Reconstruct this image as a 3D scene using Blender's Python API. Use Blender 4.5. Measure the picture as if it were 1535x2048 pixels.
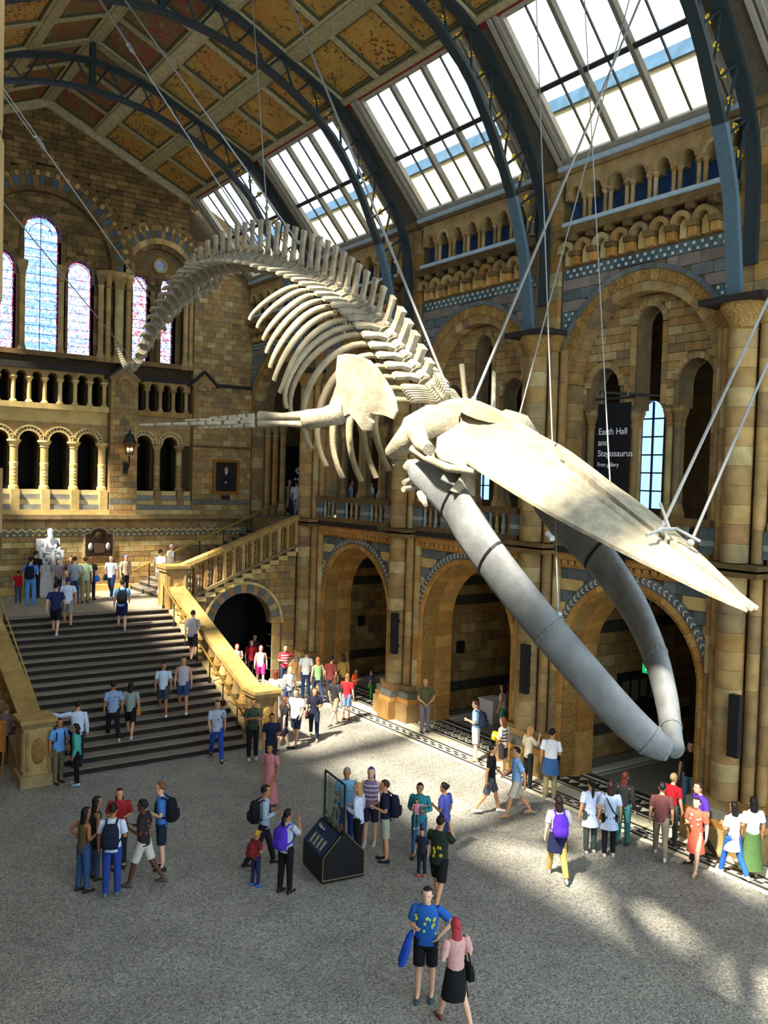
import bpy, bmesh, math, random
from mathutils import Vector, Matrix, Euler
R_=random.Random(7)
S=bpy.context.scene
for o in list(bpy.data.objects): bpy.data.objects.remove(o,do_unlink=True)
COL=S.collection
PI=math.pi; rad=math.radians; sin=math.sin; cos=math.cos

# ------------------------------------------------------------------ camera
CAM_O=Vector((0,0,8.2)); CAM_R=Vector((.82025007,-.57129943,.02840395)); CAM_U=Vector((-.00204369,.04672947,.99890549)); CAM_F=Vector((.57200144,.81941035,-.03716229)); FPX=1780.
cd=bpy.data.cameras.new('camera'); cam=bpy.data.objects.new('camera',cd); COL.objects.link(cam); S.camera=cam
cd.sensor_fit='VERTICAL'; cd.sensor_height=36; cd.lens=FPX/2048*36; cd.clip_end=300; cd.clip_start=.05
cam.matrix_world=Matrix(((CAM_R.x,CAM_U.x,-CAM_F.x,0),(CAM_R.y,CAM_U.y,-CAM_F.y,0),(CAM_R.z,CAM_U.z,-CAM_F.z,8.2),(0,0,0,1)))
def proj(p):
    v=Vector(p)-CAM_O; z=v.dot(CAM_F)
    if z<.1: return None
    return (767.5+FPX*v.dot(CAM_R)/z, 1024-FPX*v.dot(CAM_U)/z, z)
def inview(p,m=60):
    q=proj(p); return q is not None and -m<q[0]<1535+m and -m<q[1]<2048+m
# ------------------------------------------------------------------ light
S.view_settings.view_transform='Standard'; S.view_settings.look='None'; S.view_settings.gamma=1; S.view_settings.exposure=0.6
S.view_settings.use_curve_mapping=False
W=bpy.data.worlds.new('sky'); S.world=W; W.use_nodes=True
bg=W.node_tree.nodes['Background']; bg.inputs[0].default_value=(.70,.85,1.0,1); bg.inputs[1].default_value=2.3
sd=bpy.data.lights.new('sun','SUN'); sun=bpy.data.objects.new('sun',sd); COL.objects.link(sun)
sd.energy=16; sd.angle=rad(3.5); sd.color=(1,.90,.74)
SUN_D=Vector((sin(rad(74))*cos(rad(52)),cos(rad(74))*cos(rad(52)),-sin(rad(52))))
sun.rotation_euler=SUN_D.to_track_quat('-Z','Y').to_euler()
def area(name,loc,dirv,sx,sy,power,col):
    a=bpy.data.lights.new(name,'AREA'); a.shape='RECTANGLE'; a.size=sx; a.size_y=sy; a.energy=power; a.color=col
    o=bpy.data.objects.new(name,a); COL.objects.link(o); o.location=loc; o.rotation_euler=Vector(dirv).to_track_quat('-Z','Y').to_euler()
    return o

# ------------------------------------------------------------------ materials
def hexc(h):
    h=h.lstrip('#'); r=[int(h[i:i+2],16)/255 for i in (0,2,4)]
    return tuple((c/12.92 if c<=.04045 else ((c+.055)/1.055)**2.4) for c in r)+(1,)
MATS={}
def mat(name,cols,rough=.85,metal=0,noise=(6,.25),bump=(0,0),spec=.3,emit=0):
    """cols: one hex or a list (picked per piece); noise=(scale,amount)"""
    if name in MATS: return MATS[name]
    m=bpy.data.materials.new(name); m.use_nodes=True; nt=m.node_tree; N=nt.nodes; L=nt.links
    b=N['Principled BSDF']; b.inputs['Roughness'].default_value=rough; b.inputs['Metallic'].default_value=metal; b.inputs['Specular IOR Level'].default_value=spec
    if isinstance(cols,str): cols=[cols]
    geo=N.new('ShaderNodeNewGeometry')
    if len(cols)>1:
        oi=N.new('ShaderNodeObjectInfo'); ad=N.new('ShaderNodeMath'); ad.operation='ADD'; fr=N.new('ShaderNodeMath'); fr.operation='FRACT'
        L.new(geo.outputs['Random Per Island'],ad.inputs[0]); L.new(oi.outputs['Random'],ad.inputs[1]); L.new(ad.outputs[0],fr.inputs[0])
        cr=N.new('ShaderNodeValToRGB'); L.new(fr.outputs[0],cr.inputs[0]); e=cr.color_ramp.elements
        while len(e)<len(cols): e.new(.5)
        for i,c in enumerate(cols): e[i].position=i/(len(cols)-1); e[i].color=hexc(c)
        src=cr.outputs[0]
    else:
        rgb=N.new('ShaderNodeRGB'); rgb.outputs[0].default_value=hexc(cols[0]); src=rgb.outputs[0]
    if noise[1]:
        nz=N.new('ShaderNodeTexNoise'); nz.inputs['Scale'].default_value=noise[0]; nz.inputs['Detail'].default_value=5; L.new(geo.outputs['Position'],nz.inputs['Vector'])
        mr=N.new('ShaderNodeMapRange'); mr.inputs[1].default_value=.3; mr.inputs[2].default_value=.7; mr.inputs[3].default_value=1-noise[1]; mr.inputs[4].default_value=1+noise[1]*.6
        L.new(nz.outputs[0],mr.inputs[0])
        mx=N.new('ShaderNodeMix'); mx.data_type='RGBA'; mx.blend_type='MULTIPLY'; mx.inputs[0].default_value=1
        L.new(src,mx.inputs[6]); L.new(mr.outputs[0],mx.inputs[7]); src=mx.outputs[2]
    L.new(src,b.inputs['Base Color'])
    if bump[1]:
        n2=N.new('ShaderNodeTexNoise'); n2.inputs['Scale'].default_value=bump[0]; n2.inputs['Detail'].default_value=4; L.new(geo.outputs['Position'],n2.inputs['Vector'])
        bp=N.new('ShaderNodeBump'); bp.inputs['Strength'].default_value=bump[1]; bp.inputs['Distance'].default_value=.03; L.new(n2.outputs[0],bp.inputs['Height']); L.new(bp.outputs[0],b.inputs['Normal'])
    if emit:
        b.inputs['Emission Color'].default_value=hexc(cols[0]); b.inputs['Emission Strength'].default_value=emit
    MATS[name]=m; return m
STONE=mat('buff_stone',['#a18454','#8a7048','#b3945c','#9a7540','#bba673','#7d694a','#a98a52','#98764a'],noise=(3,.3),bump=(14,.25))
STONE_PL=mat('plain_stone','#a38655',noise=(3,.3),bump=(14,.25))
STONE_DP=mat('plain_brown_stone','#6a5535',noise=(3,.35),bump=(14,.3))
STONE_OR=mat('orange_stone',['#ba8746','#ab7a3a','#c6954f','#b98f50','#a47236'],noise=(3,.28),bump=(14,.25))
STONE_GD=mat('golden_stone',['#a88a4e','#9c7f45','#b19456'],noise=(3,.25),bump=(14,.25))
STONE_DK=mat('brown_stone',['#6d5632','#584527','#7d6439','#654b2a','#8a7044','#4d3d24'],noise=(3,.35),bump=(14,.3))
STONE_PALE=mat('cream_stone',['#d2b877','#c4a763','#dcc78e','#caa95f'],noise=(3,.2),bump=(14,.2))
STONE_CARVE=mat('carved_stone',['#a98546','#9a7438','#b59254'],noise=(22,.55),bump=(30,1.0))
GREY=mat('slate_grey_stone',['#626a69','#6f7673','#565e60','#777c76'],noise=(4,.25),bump=(14,.2))
GREYL=mat('light_grey_stone',['#9aa09a','#8b918c','#aaafa5'],noise=(4,.2))
BACK=mat('joint_mortar','#7d6a49',noise=(5,.25))
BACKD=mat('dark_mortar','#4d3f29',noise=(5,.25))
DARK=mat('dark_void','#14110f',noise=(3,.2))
IRON=mat('painted_iron','#232f31',rough=.5,noise=(8,.15),spec=.4)
IRONL=mat('blue_grey_iron','#506873',rough=.5,noise=(6,.12),spec=.4)
GOLD=mat('gilded_leaf','#c9a227',rough=.35,metal=.6,noise=(20,.2))
BLACK=mat('black_metal','#17181a',rough=.5,noise=(10,.1),spec=.4)
BONE=mat('pale_bone','#a1977f',rough=.75,noise=(6,.34),bump=(25,.4))
BONEG=mat('grey_bone','#777a79',rough=.6,noise=(4,.26),bump=(18,.2))
WHITE=mat('white_marble','#e4e6e6',rough=.45,noise=(4,.06))
LEAD=mat('pale_blue_lead','#a8bcc6',rough=.5,noise=(6,.12))

# ------------------------------------------------------------------ mesh helpers
WL={}
def wl(o): return WL.get(o.name,Vector((0,0,0)))
def link(o,parent=None):
    COL.objects.link(o)
    if parent is not None:
        o.parent=parent; o.matrix_parent_inverse=Matrix.Translation(-wl(parent))
    return o
def tag(o,label=None,cat=None,group=None,kind=None):
    if label: o['label']=label
    if cat: o['category']=cat
    if group: o['group']=group
    if kind: o['kind']=kind
    return o
def thing(name,label=None,cat=None,loc=(0,0,0),group=None,kind=None):
    o=bpy.data.objects.new(name,None); COL.objects.link(o); o.location=loc; o.empty_display_size=.2; WL[o.name]=Vector(loc)
    return tag(o,label,cat,group,kind)
def RW(X0=18.3): return lambda u,v,n:(X0-n,u,v)          # right wall: u=Y v=Z n towards nave
def EW(Y0=37.2): return lambda u,v,n:(u,Y0-n,v)          # walls facing the camera end
def newmesh(name,v,f,m=None,smooth=False,sharp=.7):
    me=bpy.data.meshes.new(name); me.from_pydata(v,[],f)
    if m: me.materials.append(m)
    if smooth:
        me.polygons.foreach_set('use_smooth',[True]*len(me.polygons)); me.set_sharp_from_angle(angle=sharp)
    return me
class MB:
    def __init__(s,M=None): s.v=[]; s.f=[]; s.M=M or (lambda a,b,c:(a,b,c))
    def add(s,vs,fs,raw=False):
        k=len(s.v); s.v+=[tuple(p) for p in vs] if raw else [s.M(*p) for p in vs]; s.f+=[tuple(i+k for i in q) for q in fs]; return s
    def box(s,u0,u1,v0,v1,n0,n1):
        return s.add([(u0,v0,n0),(u1,v0,n0),(u1,v1,n0),(u0,v1,n0),(u0,v0,n1),(u1,v0,n1),(u1,v1,n1),(u0,v1,n1)],
          [(0,1,2,3),(4,5,6,7),(0,1,5,4),(1,2,6,5),(2,3,7,6),(3,0,4,7)])
    def prism(s,poly,n0,n1):
        k=len(poly); return s.add([(u,v,n0) for u,v in poly]+[(u,v,n1) for u,v in poly],
          [tuple(range(k)),tuple(range(k,2*k))]+[(i,(i+1)%k,k+(i+1)%k,k+i) for i in range(k)])
    def arc(s,uc,vc,r0,r1,a0,a1,n0,n1,seg=6):
        P=[]
        for i in range(seg+1):
            a=a0+(a1-a0)*i/seg; c,d=cos(a),sin(a)
            P+=[(uc+r0*c,vc+r0*d,n0),(uc+r1*c,vc+r1*d,n0),(uc+r1*c,vc+r1*d,n1),(uc+r0*c,vc+r0*d,n1)]
        F=[(0,1,2,3),tuple(4*seg+j for j in (0,1,2,3))]
        for i in range(seg):
            for j in range(4): F.append((4*i+j,4*i+(j+1)%4,4*i+4+(j+1)%4,4*i+4+j))
        return s.add(P,F)
    def lathe(s,u,n,prof,seg=12):
        P=[];F=[]
        for r,z in prof:
            for k in range(seg): a=2*PI*k/seg; P.append((u+r*cos(a),z,n+r*sin(a)))
        for i in range(len(prof)-1):
            for k in range(seg): F.append((i*seg+k,i*seg+(k+1)%seg,(i+1)*seg+(k+1)%seg,(i+1)*seg+k))
        F.append(tuple(range(seg))); F.append(tuple((len(prof)-1)*seg+k for k in range(seg)))
        return s.add(P,F)
    def archwall(s,u0,u1,v0,v1,uc,r,vs,sill,n0,n1,seg=18):
        """slab with one round-headed opening"""
        s.box(u0,uc-r,v0,v1,n0,n1); s.box(uc+r,u1,v0,v1,n0,n1)
        if sill>v0: s.box(uc-r,uc+r,v0,sill,n0,n1)
        for i in range(seg):
            a=PI-PI*i/seg; b=PI-PI*(i+1)/seg
            s.prism([(uc+r*cos(a),vs+r*sin(a)),(uc+r*cos(b),vs+r*sin(b)),(uc+r*cos(b),v1),(uc+r*cos(a),v1)],n0,n1)
        return s
    def loft(s,rings,cap=True,closed=False):
        n=len(rings[0]); P=[p for r in rings for p in r]; F=[]
        m=len(rings)
        for i in range(m if closed else m-1):
            j=(i+1)%m
            for k in range(n): F.append((i*n+k,i*n+(k+1)%n,j*n+(k+1)%n,j*n+k))
        if cap and not closed: F.append(tuple(range(n))); F.append(tuple((m-1)*n+k for k in range(n)))
        return s.add(P,F,raw=True)
    def tube(s,pts,r,seg=8,ref=None,cap=True):
        """pts world; r scalar / list of scalars / list of (a,b)"""
        pts=[Vector(p) for p in pts]; n=len(pts)
        if not isinstance(r,(list,tuple)): r=[r]*n
        rings=[]; ref=Vector(ref) if ref else None
        for i,p in enumerate(pts):
            t=(pts[min(i+1,n-1)]-pts[max(i-1,0)]).normalized()
            q=ref if ref else (Vector((0,0,1)) if abs(t.z)<.9 else Vector((0,1,0)))
            a=(q-t*q.dot(t)).normalized(); b=t.cross(a)
            ra,rb=r[i] if isinstance(r[i],(list,tuple)) else (r[i],r[i])
            rings.append([tuple(p+a*ra*cos(2*PI*k/seg)+b*rb*sin(2*PI*k/seg)) for k in range(seg)])
        return s.loft(rings,cap)
    def ball(s,c,r,seg=8,rg=6):
        rx,ry,rz=r if isinstance(r,(list,tuple)) else (r,r,r)
        return s.loft([[(c[0]+rx*sin(PI*(i+.02)/(rg+.04))*cos(2*PI*k/seg),c[1]+ry*sin(PI*(i+.02)/(rg+.04))*sin(2*PI*k/seg),c[2]+rz*cos(PI*(i+.02)/(rg+.04))) for k in range(seg)] for i in range(rg+1)])
    def obj(s,name,m,parent=None,smooth=False,sharp=.7,kind=None,label=None):
        o=bpy.data.objects.new(name,newmesh(name,s.v,s.f,m,smooth,sharp)); link(o,parent)
        if kind: o['kind']=kind
        if label: o['label']=label
        return o
def put(name,me,m,parent,loc,rot=(0,0,0),scale=(1,1,1),label=None):
    o=bpy.data.objects.new(name,me); link(o,parent); o.location=loc; o.rotation_euler=rot; o.scale=scale
    if m is not None:
        if not me.materials: me.materials.append(m)
        o.material_slots[0].link='OBJECT'; o.material_slots[0].material=m
    if label: o['label']=label
    return o
def bev_cube(b=.05):
    bm=bmesh.new(); bmesh.ops.create_cube(bm,size=1); bmesh.ops.bevel(bm,geom=bm.edges[:],offset=b,segments=1,affect='EDGES')
    me=bpy.data.meshes.new('stone_block'); bm.to_mesh(me); bm.free(); me.materials.append(STONE); return me
UNIT=bev_cube(.04)
def boxpiece(name,m,parent,x0,x1,y0,y1,z0,z1,label=None):
    return put(name,UNIT,m,parent,((x0+x1)/2,(y0+y1)/2,(z0+z1)/2),(0,0,0),(abs(x1-x0),abs(y1-y0),abs(z1-z0)),label)
def blocks(parent,M,rects,n0,n1,limit=300,name='stone_block'):
    """rects: (u0,u1,v0,v1,material). Largest in the picture become parts of their own, the rest one stuff part per material."""
    sc=[]
    for i,r in enumerate(rects):
        p=M((r[0]+r[1])/2,(r[2]+r[3])/2,n1); q=proj(p)
        a=0
        if q and -20<q[0]<1555 and -20<q[1]<2068: a=(r[1]-r[0])*(r[3]-r[2])/q[2]**2
        sc.append((a,i))
    sc.sort(reverse=True); own={i for a,i in sc[:limit] if a>0}; rest={}
    for i,r in enumerate(rects):
        d=n1+R_.uniform(-.006,.006)
        if i in own:
            a=M(r[0],r[2],n0); b=M(r[1],r[3],d); boxpiece(name,r[4],parent,a[0],b[0],a[1],b[1],a[2],b[2])
        else: rest.setdefault(r[4].name,(r[4],MB(M)))[1].box(r[0],r[1],r[2],r[3],n0,d)
    for k,(m,mb) in rest.items(): mb.obj(name+'_courses',m,parent,kind='stuff')
def minus(segs,a,b):
    o=[]
    for s,e in segs:
        if b<=s or a>=e: o.append((s,e)); continue
        if a-s>.06: o.append((s,a))
        if e-b>.06: o.append((b,e))
    return o
def courses(v0,v1,h,segfn,L,matfn,gap=.014):
    out=[]; n=max(1,round((v1-v0)/h)); h=(v1-v0)/n
    for i in range(n):
        a=v0+i*h; b=a+h
        for s,e in segfn(a,b):
            k=max(1,round((e-s)/L)); w=(e-s)/k; off=(w*.5 if i%2 and k>1 else 0)
            cuts=[s]+[s+off+w*j for j in range(0 if off else 1,k)]+[e]
            if not off: cuts=[s+w*j for j in range(k+1)]
            for j in range(len(cuts)-1):
                x0,x1=cuts[j],cuts[j+1]
                if x1-x0<.03: continue
                out.append((x0+gap/2,x1-gap/2,a+gap/2,b-gap/2,matfn((a+b)/2,i)))
    return out
def archcut(segs,a,b,uc,r,vs,sill=-9):
    """remove an arched opening from a course between heights a,b"""
    m=(a+b)/2
    if b<=sill or a>=vs+r: return segs
    e=r if m<=vs else math.sqrt(max(0,r*r-(m-vs)**2))
    return minus(segs,uc-e,uc+e) if e>0 else segs
def strips(mb,us,lo,hi,n0,n1):
    for a,b in zip(us[:-1],us[1:]):
        la,lb,ha,hb=lo(a+1e-5),lo(b-1e-5),hi(a+1e-5),hi(b-1e-5)
        if max(ha-la,hb-lb)<.004: continue
        mb.prism([(a,la),(b,lb),(b,max(hb,lb)),(a,max(ha,la))],n0,n1)
def semi(u,uc,r,vs): return vs+math.sqrt(max(0,r*r-(u-uc)**2))
def lin(a,b,n): return [a+(b-a)*i/n for i in range(n+1)]
XC=9.15; PITCH=6.43; PIERS=[11.85,18.28,24.71,31.14]; BAYS=[8.63,15.06,21.5,27.93,34.35]

# ------------------------------------------------------------------ floor
def pebble_mat():
    m=bpy.data.materials.new('pebble_mosaic'); m.use_nodes=True; nt=m.node_tree; N=nt.nodes; L=nt.links; b=N['Principled BSDF']; b.inputs['Roughness'].default_value=.55
    g=N.new('ShaderNodeNewGeometry'); v=N.new('ShaderNodeTexVoronoi'); v.inputs['Scale'].default_value=32; L.new(g.outputs['Position'],v.inputs['Vector'])
    cr=N.new('ShaderNodeValToRGB'); e=cr.color_ramp.elements; cols=['#6f6e68','#8d8a80','#aaa698','#7c7a72','#9b978a','#585853','#918d80']
    while len(e)<len(cols): e.new(.5)
    for i,c in enumerate(cols): e[i].position=i/(len(cols)-1); e[i].color=hexc(c)
    sp=N.new('ShaderNodeSeparateColor'); L.new(v.outputs['Color'],sp.inputs[0]); L.new(sp.outputs[0],cr.inputs[0])
    nz=N.new('ShaderNodeTexNoise'); nz.inputs['Scale'].default_value=.9; nz.inputs['Detail'].default_value=6; L.new(g.outputs['Position'],nz.inputs['Vector'])
    mr=N.new('ShaderNodeMapRange'); mr.inputs[1].default_value=.3; mr.inputs[2].default_value=.7; mr.inputs[3].default_value=.82; mr.inputs[4].default_value=1.12; L.new(nz.outputs[0],mr.inputs[0])
    mx=N.new('ShaderNodeMix'); mx.data_type='RGBA'; mx.blend_type='MULTIPLY'; mx.inputs[0].default_value=1; L.new(cr.outputs[0],mx.inputs[6]); L.new(mr.outputs[0],mx.inputs[7]); L.new(mx.outputs[2],b.inputs['Base Color'])
    bp=N.new('ShaderNodeBump'); bp.inputs['Strength'].default_value=.5; bp.inputs['Distance'].default_value=.02; bp.invert=True; L.new(v.outputs['Distance'],bp.inputs['Height']); L.new(bp.outputs[0],b.inputs['Normal'])
    return m
PEB=pebble_mat()
MARB=mat('cream_marble',['#d9d0b4','#cfc6a8','#e2dabf'],rough=.4,noise=(3,.12))
TDK=mat('dark_tile',['#35352f','#2b2c29','#403e36'],rough=.5,noise=(9,.2))
TWH=mat('white_tile',['#d8d5c4','#c9c6b4','#e2dfd0'],rough=.5,noise=(9,.1))
TGR=mat('grey_terrazzo',['#8d8c80'],rough=.5,noise=(14,.3))
floor=thing('floor','pebble mosaic hall floor with tiled borders along the arcade',kind='structure')
fl=MB(); fl.add([(-1.2,-6,0),(16.7,-6,0),(16.7,37.2,0),(-1.2,37.2,0)],[(0,1,2,3)]); fl.obj('pebble_mosaic',PEB,floor)
fl=MB(); fl.add([(16.7,-6,-.004),(25.5,-6,-.004),(25.5,37.2,-.004),(16.7,37.2,-.004)],[(0,1,2,3)]); fl.obj('arcade_pavement',TGR,floor)
def strip(x0,x1,y0,y1,m,name,z=.006): 
    f=MB(); f.box(x0,x1,y0,y1,-.01,z); return f.obj(name,m,floor)
for k in range(15): strip(16.70,16.86,2.3+k*2+.01,4.3+k*2-.01,MARB,'marble_border')
strip(16.86,17.42,2.2,32,TDK,'dark_band',.002)
strip(16.98,17.02,2.2,32,TWH,'white_line',.004); strip(17.27,17.31,2.2,32,TWH,'white_line',.004)
dm=MB(); dm.box(-.05,.05,-.075,.075,0,.003); DASH=newmesh('tile',dm.v,dm.f,TWH)
for k in range(125): put('tile',DASH,None,floor,(17.145+(.045 if k%2 else -.045),7.2+k*.19,.003))
for k in range(24): strip(17.42,17.92,4+k*1.2+.008,5.2+k*1.2-.008,MARB,'marble_slab')
strip(17.92,19.0,2.2,32,TDK,'dark_band',.002); strip(19.0,19.12,2.2,32,TWH,'white_line',.006)
strip(18.0,18.05,2.2,32,TWH,'white_line',.004)
tm=MB(); tm.add([(-.16,-.15,.0),(.16,-.15,0),(0,.13,0)],[(0,1,2)]); TRI=newmesh('triangle_tile',tm.v,tm.f,TWH)
rm=MB(lambda u,v,n:(u,v,n)); rm.arc(0,0,.1,.16,0,2*PI,0,.004,14); rm.arc(0,0,0.01,.045,0,2*PI,0,.004,8); RINGT=newmesh('ring_tile',rm.v,rm.f,TWH)
for bi,yb in enumerate(BAYS[:4]):
    for i in range(13):
        for j in range(2):
            y=yb-2.1+i*.35
            if bi%2==0: put('ring_tile',RINGT,None,floor,(18.32+j*.38,y,.003))
            else:
                put('triangle_tile',TRI,None,floor,(18.3+j*.42,y,.005),(0,0,PI/2)); 
for yb in BAYS[:4]:
    strip(19.12,19.3,yb-2.0,yb+2.0,TDK,'dark_band',.004); strip(19.4,24,yb+1.7,yb+1.78,TWH,'white_line',.004); strip(19.4,24,yb+1.9,yb+2.15,TWH,'tiled_kerb',.06)

# ------------------------------------------------------------------ right wall
wall=thing('wall_right','arcaded stone side wall of the hall with arches on two storeys',kind='structure',loc=(18.3,18,0))
M=RW(18.3)
# shared pieces
def mk(fn,name,m,smooth=False):
    b=MB(); fn(b); return newmesh(name,b.v,b.f,m,smooth)
vl=lambda b,prof,seg=12:b.loft([[(r*cos(2*PI*k/seg),r*sin(2*PI*k/seg),z) for k in range(seg)] for r,z in prof])
DRUM=mk(lambda b:vl(b,[(.985,0),(1,.03),(1,.97),(.985,1)],16),'shaft_drum',STONE,True)
COLN=mk(lambda b:vl(b,[(1.7,0),(1.7,.05),(1.25,.09),(1.0,.13),(1.0,.82),(1.3,.84),(1.05,.86),(1.8,.95),(1.9,.955),(1.9,1)],10),'colonnette',STONE,True)
BALU=mk(lambda b:vl(b,[(1.25,0),(1.25,.08),(.8,.14),(1.15,.34),(.75,.6),(.72,.8),(1.15,.9),(1.2,1)],8),'baluster',STONE,True)
CAPM=mk(lambda b:vl(b,[(1,0),(1.12,.04),(1.02,.08),(1.1,.3),(1.45,.62),(1.7,.78),(1.72,1)],16),'capital',STONE_CARVE,True)
def voussoirs(parent,Mm,uc,vc,r0,r1,n0,n1,k,m,name='voussoir',a0=0,a1=PI,gap=.012,seg=2,alt=None):
    for i in range(k):
        a=a0+(a1-a0)*i/k; b=a0+(a1-a0)*(i+1)/k; g=gap/(r0+r1)
        mb=MB(Mm); mb.arc(uc,vc,r0,r1,a+g,b-g,n0,n1,seg); mb.obj(name,(alt if alt and i%2 else m),parent)
def gallery_balustrade(yb,label):
    t=thing('balustrade',label,'balustrade',(18.1,yb,6.5),group='gallery balustrades')
    a,b=yb-2.5,yb+2.5
    MB(M).box(a,b,7.28,7.46,.02,.34).obj('top_rail',STONE_DK,t); MB(M).box(a,b,6.5,6.66,.04,.3).obj('bottom_rail',STONE_DK,t)
    posts=[yb-2.4,yb-.85,yb+.85,yb+2.4]
    for p in posts:
        o=MB(M).box(p-.2,p+.2,6.66,7.28,.05,.3).obj('post',GREY,t)
        MB(M).box(p-.202,p+.202,6.85,6.98,.048,.302).obj('pale_band',GREYL,o)
    for i in range(3):
        for k in range(4):
            put('baluster',BALU,GREYL if k%2 else STONE,t,(18.3-.17,posts[i]+.34+(posts[i+1]-posts[i]-.68)*k/3,6.66),(0,0,0),(.06,.06,.62))
    return t
ZC,RI=10.95,2.2
rects=[]; alrects=[]
back=MB(M); niche=MB(M)
for bi,yb in enumerate(BAYS):
    door=bi==4; u0,u1=yb-2.5,yb+2.5
    # ---- ground arch
    if not door:
        gz,gr=3.35,2.1
        back.archwall(u0-.3,u1+.3,0,6.3,yb,gr+.02,gz,0,-1.1,-.03,24)
        def seg(a,b,yb=yb):
            s=archcut([(yb-2.52,yb+2.52)],a,b,yb,2.62,gz); return s
        rects+=[r for r in courses(.0,5.92,.33,seg,.75,lambda z,i:(GREY if i%2 else STONE_PALE) if z>3.4 else STONE)]
        voussoirs(wall,M,yb,gz,2.37,2.62,-.03,.05,34,GREY)                      # chevron ring
        voussoirs(wall,M,yb,gz,2.22,2.37,-.03,.10,20,STONE_OR)
        voussoirs(wall,M,yb,gz,2.10,2.24,-.45,.02,24,STONE_CARVE)
        voussoirs(wall,M,yb,gz,2.02,2.12,-1.1,-.46,16,STONE_OR)
        for s in (-1,1):
            for k in range(8):
                z0,z1=k*.42,k*.42+.41
                mb=MB(M); mb.box(yb+s*2.02,yb+s*2.12,z0,z1,-1.1,-.46); mb.obj('jamb_stone',STONE_OR,wall)
                mb=MB(M); mb.box(yb+s*2.10,yb+s*2.24,z0,z1,-.45,.02); mb.obj('jamb_stone',STONE_CARVE,wall)
                mb=MB(M); mb.box(yb+s*2.22,yb+s*2.45,z0,z1,-.03,.10); mb.obj('jamb_stone',STONE_OR,wall)
        # chevron inlay leaves on the grey ring
        ch=MB(M)
        for k in range(44):
            a=PI*(k+.5)/44
            for s in (-1,1):
                a2=a+s*.02; r=2.495
                p=lambda rr,aa:(yb+rr*cos(aa),gz+rr*sin(aa))
                ch.prism([p(r+s*.012,a-.02),p(r+s*.08,a+.004),p(r+s*.08,a+.024),p(r+s*.012,a+.002)],.05,.056)
        ch.obj('chevron_inlay',TWH,wall,kind='stuff')
        # dentil cornice, gallery edge
        MB(M).box(u0,u1,6.12,6.32,-.03,.22).obj('cornice',STONE_OR,wall)
        MB(M).box(u0,u1,5.9,5.98,-.03,.10).obj('string_course',STONE_OR,wall)
        MB(M).box(u0,u1,5.97,6.13,-.03,.03).obj('dentil_gap_shade',STONE_DP,wall)  # dark strip behind the dentils paints in the shade of their gaps
        for k in range(20): boxpiece('dentil',STONE_OR,wall,18.3-.22,18.33,u0+.06+k*.25,u0+.2+k*.25,5.98,6.14)
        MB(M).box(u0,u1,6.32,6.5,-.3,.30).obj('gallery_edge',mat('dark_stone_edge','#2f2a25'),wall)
    # ---- upper arch
    back.archwall(u0-.3,u1+.3,6.3,15.25,yb,RI+.02,ZC,6.3,-.9,-.03,24)
    if door: back.archwall(u0-.3,u1+.3,0,6.3,yb,.8,1.2,0,-.9,-.03,10)
    def seg2(a,b,yb=yb): return archcut([(yb-2.72,yb+2.72)],a,b,yb,2.86,ZC)
    DIA=mat('diaper_tile',['#4f6568','#5c7375','#48595f'],noise=(7,.3))
    PNK=mat('pink_grey_stone',['#84776b','#91847a','#776b60'],noise=(4,.2))
    rects+=courses(10.9,14.15,.29,seg2,.6,lambda z,i:[DIA,DIA,PNK,GREY,PNK][i%5])
    dz=MB(M)     # white checks of the diaper bands
    for i in range(11):
        if i%5 not in (0,1): continue
        z=10.9+(i+.5)*3.25/11
        for k in range(44):
            y=yb-2.6+k*.12; zz=z+(.07 if k%2 else -.07)
            if math.hypot(y-yb,zz-ZC)>2.95: dz.box(y-.035,y+.035,zz-.035,zz+.035,-.02,.032)
    dz.obj('diaper_checks',TWH,wall,kind='stuff')
    voussoirs(wall,M,yb,ZC,2.74,2.86,-.03,.10,18,GREY)
    voussoirs(wall,M,yb,ZC,2.45,2.74,-.03,.05,30,STONE_CARVE)
    voussoirs(wall,M,yb,ZC,2.2,2.46,-.40,.0,22,STONE)
    for s in (-1,1):
        for k in range(9):
            z0=6.6+k*.48; MB(M).box(yb+s*2.2,yb+s*2.5,z0,z0+.47,-.40,.02).obj('jamb_stone',STONE,wall)
    # ---- corbel table
    MB(M).box(u0-.3,u1+.3,14.98,15.2,-.03,.34).obj('cornice',STONE_DK,wall)
    for k in range(8):
        y=u0+.31+k*.625
        boxpiece('corbel',STONE_OR,wall,18.3-.2,18.33,y-.11,y+.11,14.2,14.42)
        boxpiece('corbel',STONE_DK,wall,18.3-.28,18.33,y-.14,y+.14,14.42,14.56)
        mb=MB(M); mb.arc(y+.3125,14.56,.17,.30,0,PI,-.03,.24,8); mb.obj('corbel_arch',STONE,wall)
        boxpiece('dentil',STONE_DK,wall,18.3-.36,18.33,y-.09,y+.09,14.82,14.99)
        mb=MB(M); mb.prism([(y+.2125,14.22),(y+.4125,14.22),(y+.4125,14.55),(y+.3125,14.68),(y+.2125,14.55)],-.03,.09); mb.obj('corbel_panel',STONE_PALE,wall)
    MB(M).box(u0+.05,u1-.05,15.2,15.3,-.05,.42).obj('lead_ledge',LEAD,wall)
    # ---- niche arcade
    pit=5.0/7
    def lo(u,yb=yb):
        k=(u-(yb-2.5))/pit; f=(k-math.floor(k)-.5)*pit
        return 16.02+math.sqrt(max(0,.225**2-f*f)) if abs(f)<.225 else 15.95
    us=sorted(set(lin(yb-2.5,yb+2.5,7)+[yb-2.5+pit*(k+.5)+d for k in range(7) for d in lin(-.225,.225,8)]))
    strips(niche,us,lo,lambda u:16.66,-.2,.27)
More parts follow.
